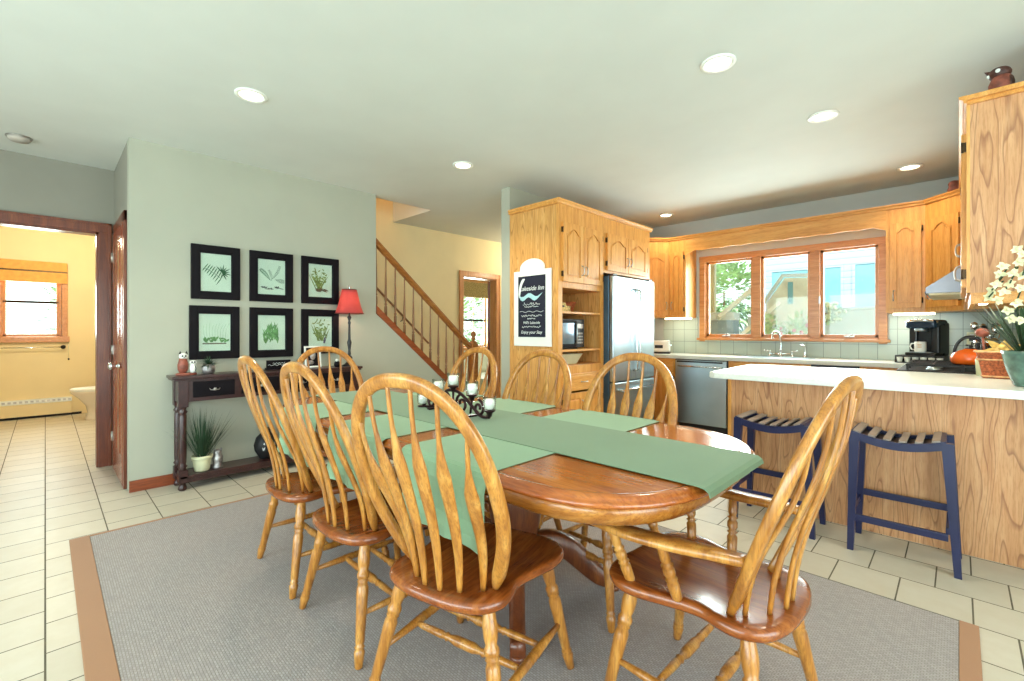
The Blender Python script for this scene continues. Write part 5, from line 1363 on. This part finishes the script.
# ------------------------------------------------------------------ outdoors beyond the kitchen window
m = MB(); m.box(-14, 8, 6.1, 30, -.2, .25); S('ground', m, mat('pale_patio_ground', '#cfcdc0', .9, var=.05, nscale=2))
m = MB(); m.box(-30, -9.4, -8, 30, -1, -.2); S('ground_side', m, mat('grass_ground', '#6f8f4a', .95, var=.2, nscale=1))
hs = thing('neighbouring_house', 'blue-grey clapboard house wing with two large windows beyond the kitchen window', 'house', (-1.0, 11, 0))
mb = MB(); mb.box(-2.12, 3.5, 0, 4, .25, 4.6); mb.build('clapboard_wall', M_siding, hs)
for x0, x1, z0, z1 in ((-1.89, -.67, 1.2, 2.47), (-.44, .45, 1.66, 2.49)):
    mb = MB(); 
    for q in ((x0-.05, x0, z0-.05, z1+.05), (x1, x1+.05, z0-.05, z1+.05), (x0, x1, z1, z1+.05), (x0, x1, z0-.05, z0)): mb.box(q[0], q[1], -.03, 0, q[2], q[3])
    f = mb.build('window_frame', M_siding, hs); mb = MB(); mb.box(x0, x1, -.012, -.002, z0, z1); mb.build('window_pane', M_extblue, f)
t = thing('garden_wall', 'low pale rendered garden wall right of the outdoor stair', 'garden wall', (0, 9.4, 0))
mb = MB(); mb.box(-1.75, 2.5, 0, .25, .25, 1.55, .01); mb.box(-1.80, 2.55, -.05, .3, 1.55, 1.60, .01); mb.build('rendered_wall', M_concrete, t)
t = thing('deck_stair', 'cream wooden deck stair with sloping railing outside the window', 'stair', (-2.1, 9, 0))
mb = MB(); mb.prism([(-.36, .25), (.34, .25), (.34, 2.10), (-.07, 2.13), (-.33, 1.74), (-.36, 1.70)], 0, .12, bev=.01); mb.build('panel', M_extwood, t)
mb = MB(); mb.tube([(-.42, -.03, 1.66), (-.09, -.03, 2.17), (.36, -.03, 2.14)], .035, 8); mb.build('top_rail', M_white, t)
mb = MB(); mb.box(-.02, .06, -.012, .0, 1.67, 2.05, .004); mb.build('slot', M_extblue, t)
t = thing('garden_steps', 'pale garden steps with sloping side rails seen through the left pane', 'steps', (-2.9, 8.0, 0))
mb = MB()
for i in range(7): mb.box(.10, .75, .2*i-.1, .2*i+.3, .25, .45+.17*i, .008)
mb.build('stone_steps', M_concrete, t)
for dx, dz in ((0, 0), (.22, -.42)):
    mb = MB(); mb.sweep([(.05+dx, -.2, 1.42+dz), (.55+dx, .5, 2.08+dz)], [[(.05, .03), (-.05, .03), (-.05, -.03), (.05, -.03)]]*2, smooth=False); mb.build('side_rail', M_extwood, t)
t = thing('grill_cover', 'grey covered garden box behind the left window pane', 'box', (-2.87, 8.0, 0))
mb = MB(); mb.box(-.19, .19, 0, .3, .25, 1.48, .03); mb.build('cover', mat('pale_grey_cover', '#9aa8ac', .7), t)
mb = MB(); mb.box(-.2, .2, -.01, .31, 1.38, 1.52, .03); mb.build('lid', M_concrete, t)
def bush(name, label, loc, rad, n, m_, cat='bush', group=None, lw=.03, L=.09, seed=1, flowers=None):
    t = thing(name, label, cat, loc, group=group); r = random.Random(seed); mb = MB()
    for i in range(n):
        v = Vector((r.gauss(0, 1), r.gauss(0, 1), r.gauss(0, 1))).normalized(); q = r.uniform(.55, 1)
        p = Vector((v.x*rad[0]*q, v.y*rad[1]*q, rad[2]+v.z*rad[2]*q)); mb.leaf(p, v+Vector((0, 0, .4)), L*r.uniform(.7, 1.3), lw, droop=.3)
    mb.build('foliage', m_, t)
    mb = MB(); mb.tube([(0, 0, 0), (0, 0, rad[2])], .02, 6); mb.build('stem', M_bal, t)
    if flowers:
        mb = MB()
        for i in range(40):
            v = Vector((r.gauss(0, 1), -abs(r.gauss(0, 1)), r.gauss(0, .7))).normalized(); mb.ball((v.x*rad[0], v.y*rad[1], rad[2]+v.z*rad[2]), (.03, .03, .03), 6)
        mb.build('flowers', flowers, t)
    return t
bush('flower_bush', 'pink flowering bush in front of the deck stair', (-1.80, 8.2, .25), (.28, .25, .62), 500, M_leafl, seed=2, flowers=M_pink)
bush('leafy_bush', 'yellow-green bush below the deck stair, behind the faucet', (-2.18, 8.1, .25), (.26, .25, .60), 600, M_leafl, seed=3)
bush('wall_shrub', 'small white and green shrub trailing over the garden wall', (-1.62, 9.3, 1.35), (.28, .12, .17), 260, M_leafl, seed=4, flowers=M_flower, L=.06, lw=.02)
bush('hillside_tree', 'green tree on the slope at the upper left of the kitchen window', (-4.6, 13, 1.2), (1.0, .8, 1.1), 1500, M_leafl, 'tree', seed=5, L=.2, lw=.07)
bush('hillside_tree', 'second green tree farther left behind the kitchen window steps', (-6.3, 14.5, .9), (1.2, .8, 1.3), 1300, M_leafl, 'tree', seed=6, L=.2, lw=.07)
m = MB(); m.prism([(-12, .25), (-3.4, .25), (-4.2, 1.2), (-12, 1.9)], 12, 24); S('terrain', m, M_concrete)
for i, (x, y, lb) in enumerate(((-13.5, -2.6, 'leafy tree outside the bathroom window, left part of the view'), (-14, 1.2, 'leafy tree outside the bathroom window, right part of the view'))):
    bush('garden_tree', lb, (x, y, -.2), (1.6, 1.3, 1.6), 1500, M_leafl, 'tree', 'trees outside the side windows', .08, .25, 30+i)
for i, (x, y, lb) in enumerate(((-12.5, 9.6, 'leafy tree outside the far doorway window, left part of the view'), (-13.2, 13.6, 'leafy tree outside the far doorway window, right part of the view'))):
    bush('garden_tree', lb, (x, y, -.2), (1.7, 1.3, 1.8), 1500, M_leafl, 'tree', 'trees outside the side windows', .08, .25, 40+i)
# ------------------------------------------------------------------ light and camera
def area(name, loc, rot, sx, sy, power, col, spread=None):
    d = bpy.data.lights.new(name, 'AREA'); d.shape = 'RECTANGLE'; d.size = sx; d.size_y = sy; d.energy = power; d.color = col
    o = bpy.data.objects.new(name, d); o.location = loc; o.rotation_euler = rot; COL.objects.link(o); return o
# added fill lamps behind and beside the camera; daylight at kitchen, bathroom and den windows
area('fill_lamp_back', (-1.2, -3.25, 1.35), (PI/2, 0, 0), 5.4, 1.9, 300, (.86, .95, 1.0))
area('fill_lamp_right', (2.65, .2, 1.2), (PI/2, 0, PI/2), 4.0, 2.1, 190, (.90, .97, 1.0))
area('daylight_kitchen_window', (-1.46, 6.25, 1.65), (-PI/2, 0, 0), 1.7, .95, 125, (.97, 1.0, .98))
area('daylight_bath_window', (-9.4, -.13, 1.6), (PI/2, 0, -PI/2), .6, .9, 40, (1, 1, .95))
area('daylight_den_window', (-8.2, 6.93, 1.6), (PI/2, 0, -PI/2), .8, 1.4, 160, (1, 1, .95))
def bulb(name, loc, power, col=(1, .84, .62), r=.05):
    d = bpy.data.lights.new(name, 'POINT'); d.energy = power; d.color = col; d.shadow_soft_size = r
    o = bpy.data.objects.new(name, d); o.location = loc; COL.objects.link(o); return o
def spot(name, loc, power, col=(1, .86, .66), ang=125):
    d = bpy.data.lights.new(name, 'SPOT'); d.energy = power; d.color = col; d.spot_size = math.radians(ang); d.spot_blend = .8; d.shadow_soft_size = .06
    o = bpy.data.objects.new(name, d); o.location = loc; COL.objects.link(o); return o
LIGHTS = [(-3.089, .879), (-.926, 2.53), (-.651, 3.645), (-3.076, 2.535), (-.308, 5.312), (-2.599, 5.388)]
LL = ['recessed ceiling downlight above the console table and pictures', 'recessed ceiling downlight above the bar side of the dining table', 'recessed ceiling downlight above the peninsula counter', 'recessed ceiling downlight in front of the stair opening',
      'recessed ceiling downlight by the tall right-hand cabinets', 'recessed ceiling downlight above the refrigerator corner']
for i, (x, y) in enumerate(LIGHTS):
    t = thing('ceiling_downlight', LL[i], 'ceiling light', (x, y, CEIL), group='recessed ceiling downlights')
    mb = MB(); mb.lathe([(.064, 0), (.088, 0), (.09, -.004), (.086, -.009), (.068, -.010), (.064, -.004)], None, 28, cap=False); mb.build('trim_ring', M_white, t)
    mb = MB(); mb.lathe([(0, -.006), (.05, -.005), (.064, -.001), (0, -.001)], None, 24, cap=False); mb.build('lamp_lens', M_lens, t)
    spot('downlight_lamp', (x, y, CEIL-.03), (62, 55, 50, 62, 26, 26)[i])
t = thing('smoke_detector', 'white round smoke detector on the hall ceiling', 'smoke detector', (-4.989, -.136, CEIL))
mb = MB(); mb.lathe([(.062, 0), (.065, -.01), (.062, -.02), (.05, -.032), (0, -.034)], None, 24); mb.build('detector_body', mat('aged_white_plastic', '#b5aea4', .6), t)
mb = MB(); mb.lathe([(.072, 0), (.072, -.006), (.0, -.006)], None, 24); mb.build('mounting_plate', M_pewter, t)
bulb('bathroom_lamp', (-7.6, .1, 2.4), 80, (1, .86, .62), .15)
bulb('stair_hall_lamp', (-4.55, 5.6, 2.35), 48, (1, .86, .60), .12)
bulb('stairwell_fill_lamp', (-4.95, 1.8, 4.4), 45, (1, .80, .62), .1)  # unseen lamp added upstairs to brighten the stairwell opening
bulb('table_lamp_bulb', (-4.24, 2.07, 1.47), 4, (1, .75, .55), .03)
def strip(loc, rot, sx, sy, p): return area('under_cabinet_lamp', loc, rot, sx, sy, p, (1, .97, .80))
strip((-.32, 5.72, 1.36), (0, 0, 0), .3, .08, 1.6)
strip((-2.62, 5.72, 1.36), (0, 0, 0), .35, .08, 1.6)
strip((.2, 3.85, 1.36), (0, 0, 0), .08, .9, 2.5)
sun = bpy.data.lights.new('sun', 'SUN'); sun.energy = 7; sun.angle = .02; sun.color = (1, .95, .86)
so = bpy.data.objects.new('sun', sun); so.rotation_euler = (math.radians(48), 0, math.radians(20)); COL.objects.link(so)
w = bpy.data.worlds.new('sky'); SC.world = w; w.use_nodes = True
nt = w.node_tree; bg = nt.nodes['Background']; bg.inputs[1].default_value = 3.2
tc = nt.nodes.new('ShaderNodeTexCoord'); sp = nt.nodes.new('ShaderNodeSeparateXYZ'); rp = nt.nodes.new('ShaderNodeValToRGB')
nt.links.new(tc.outputs['Generated'], sp.inputs[0]); nt.links.new(sp.outputs[2], rp.inputs[0]); nt.links.new(rp.outputs[0], bg.inputs[0])
rp.color_ramp.elements[0].color = lin('#f4f8f4'); rp.color_ramp.elements[1].color = lin('#b8d4ee'); rp.color_ramp.elements[1].position = .7
cam = bpy.data.cameras.new('camera'); co = bpy.data.objects.new('camera', cam); COL.objects.link(co)
co.location = (0, 0, 1.2); co.rotation_euler = (PI/2, 0, .7746); cam.sensor_width = 36; cam.lens = 456.8/1024*36; cam.shift_y = -9.3/1024
cam.clip_start = .02; SC.camera = co
SC.view_settings.view_transform = 'Standard'; SC.view_settings.look = 'None'; SC.view_settings.exposure = -0.12; SC.view_settings.gamma = 1
SC.view_settings.use_curve_mapping = False
SC.cycles.use_denoising = True
try: SC.cycles.denoiser = 'OPENIMAGEDENOISE'
except Exception: pass
SC.cycles.max_bounces = 8; SC.cycles.diffuse_bounces = 5; SC.cycles.sample_clamp_indirect = 6; SC.cycles.caustics_reflective = False; SC.cycles.caustics_refractive = False
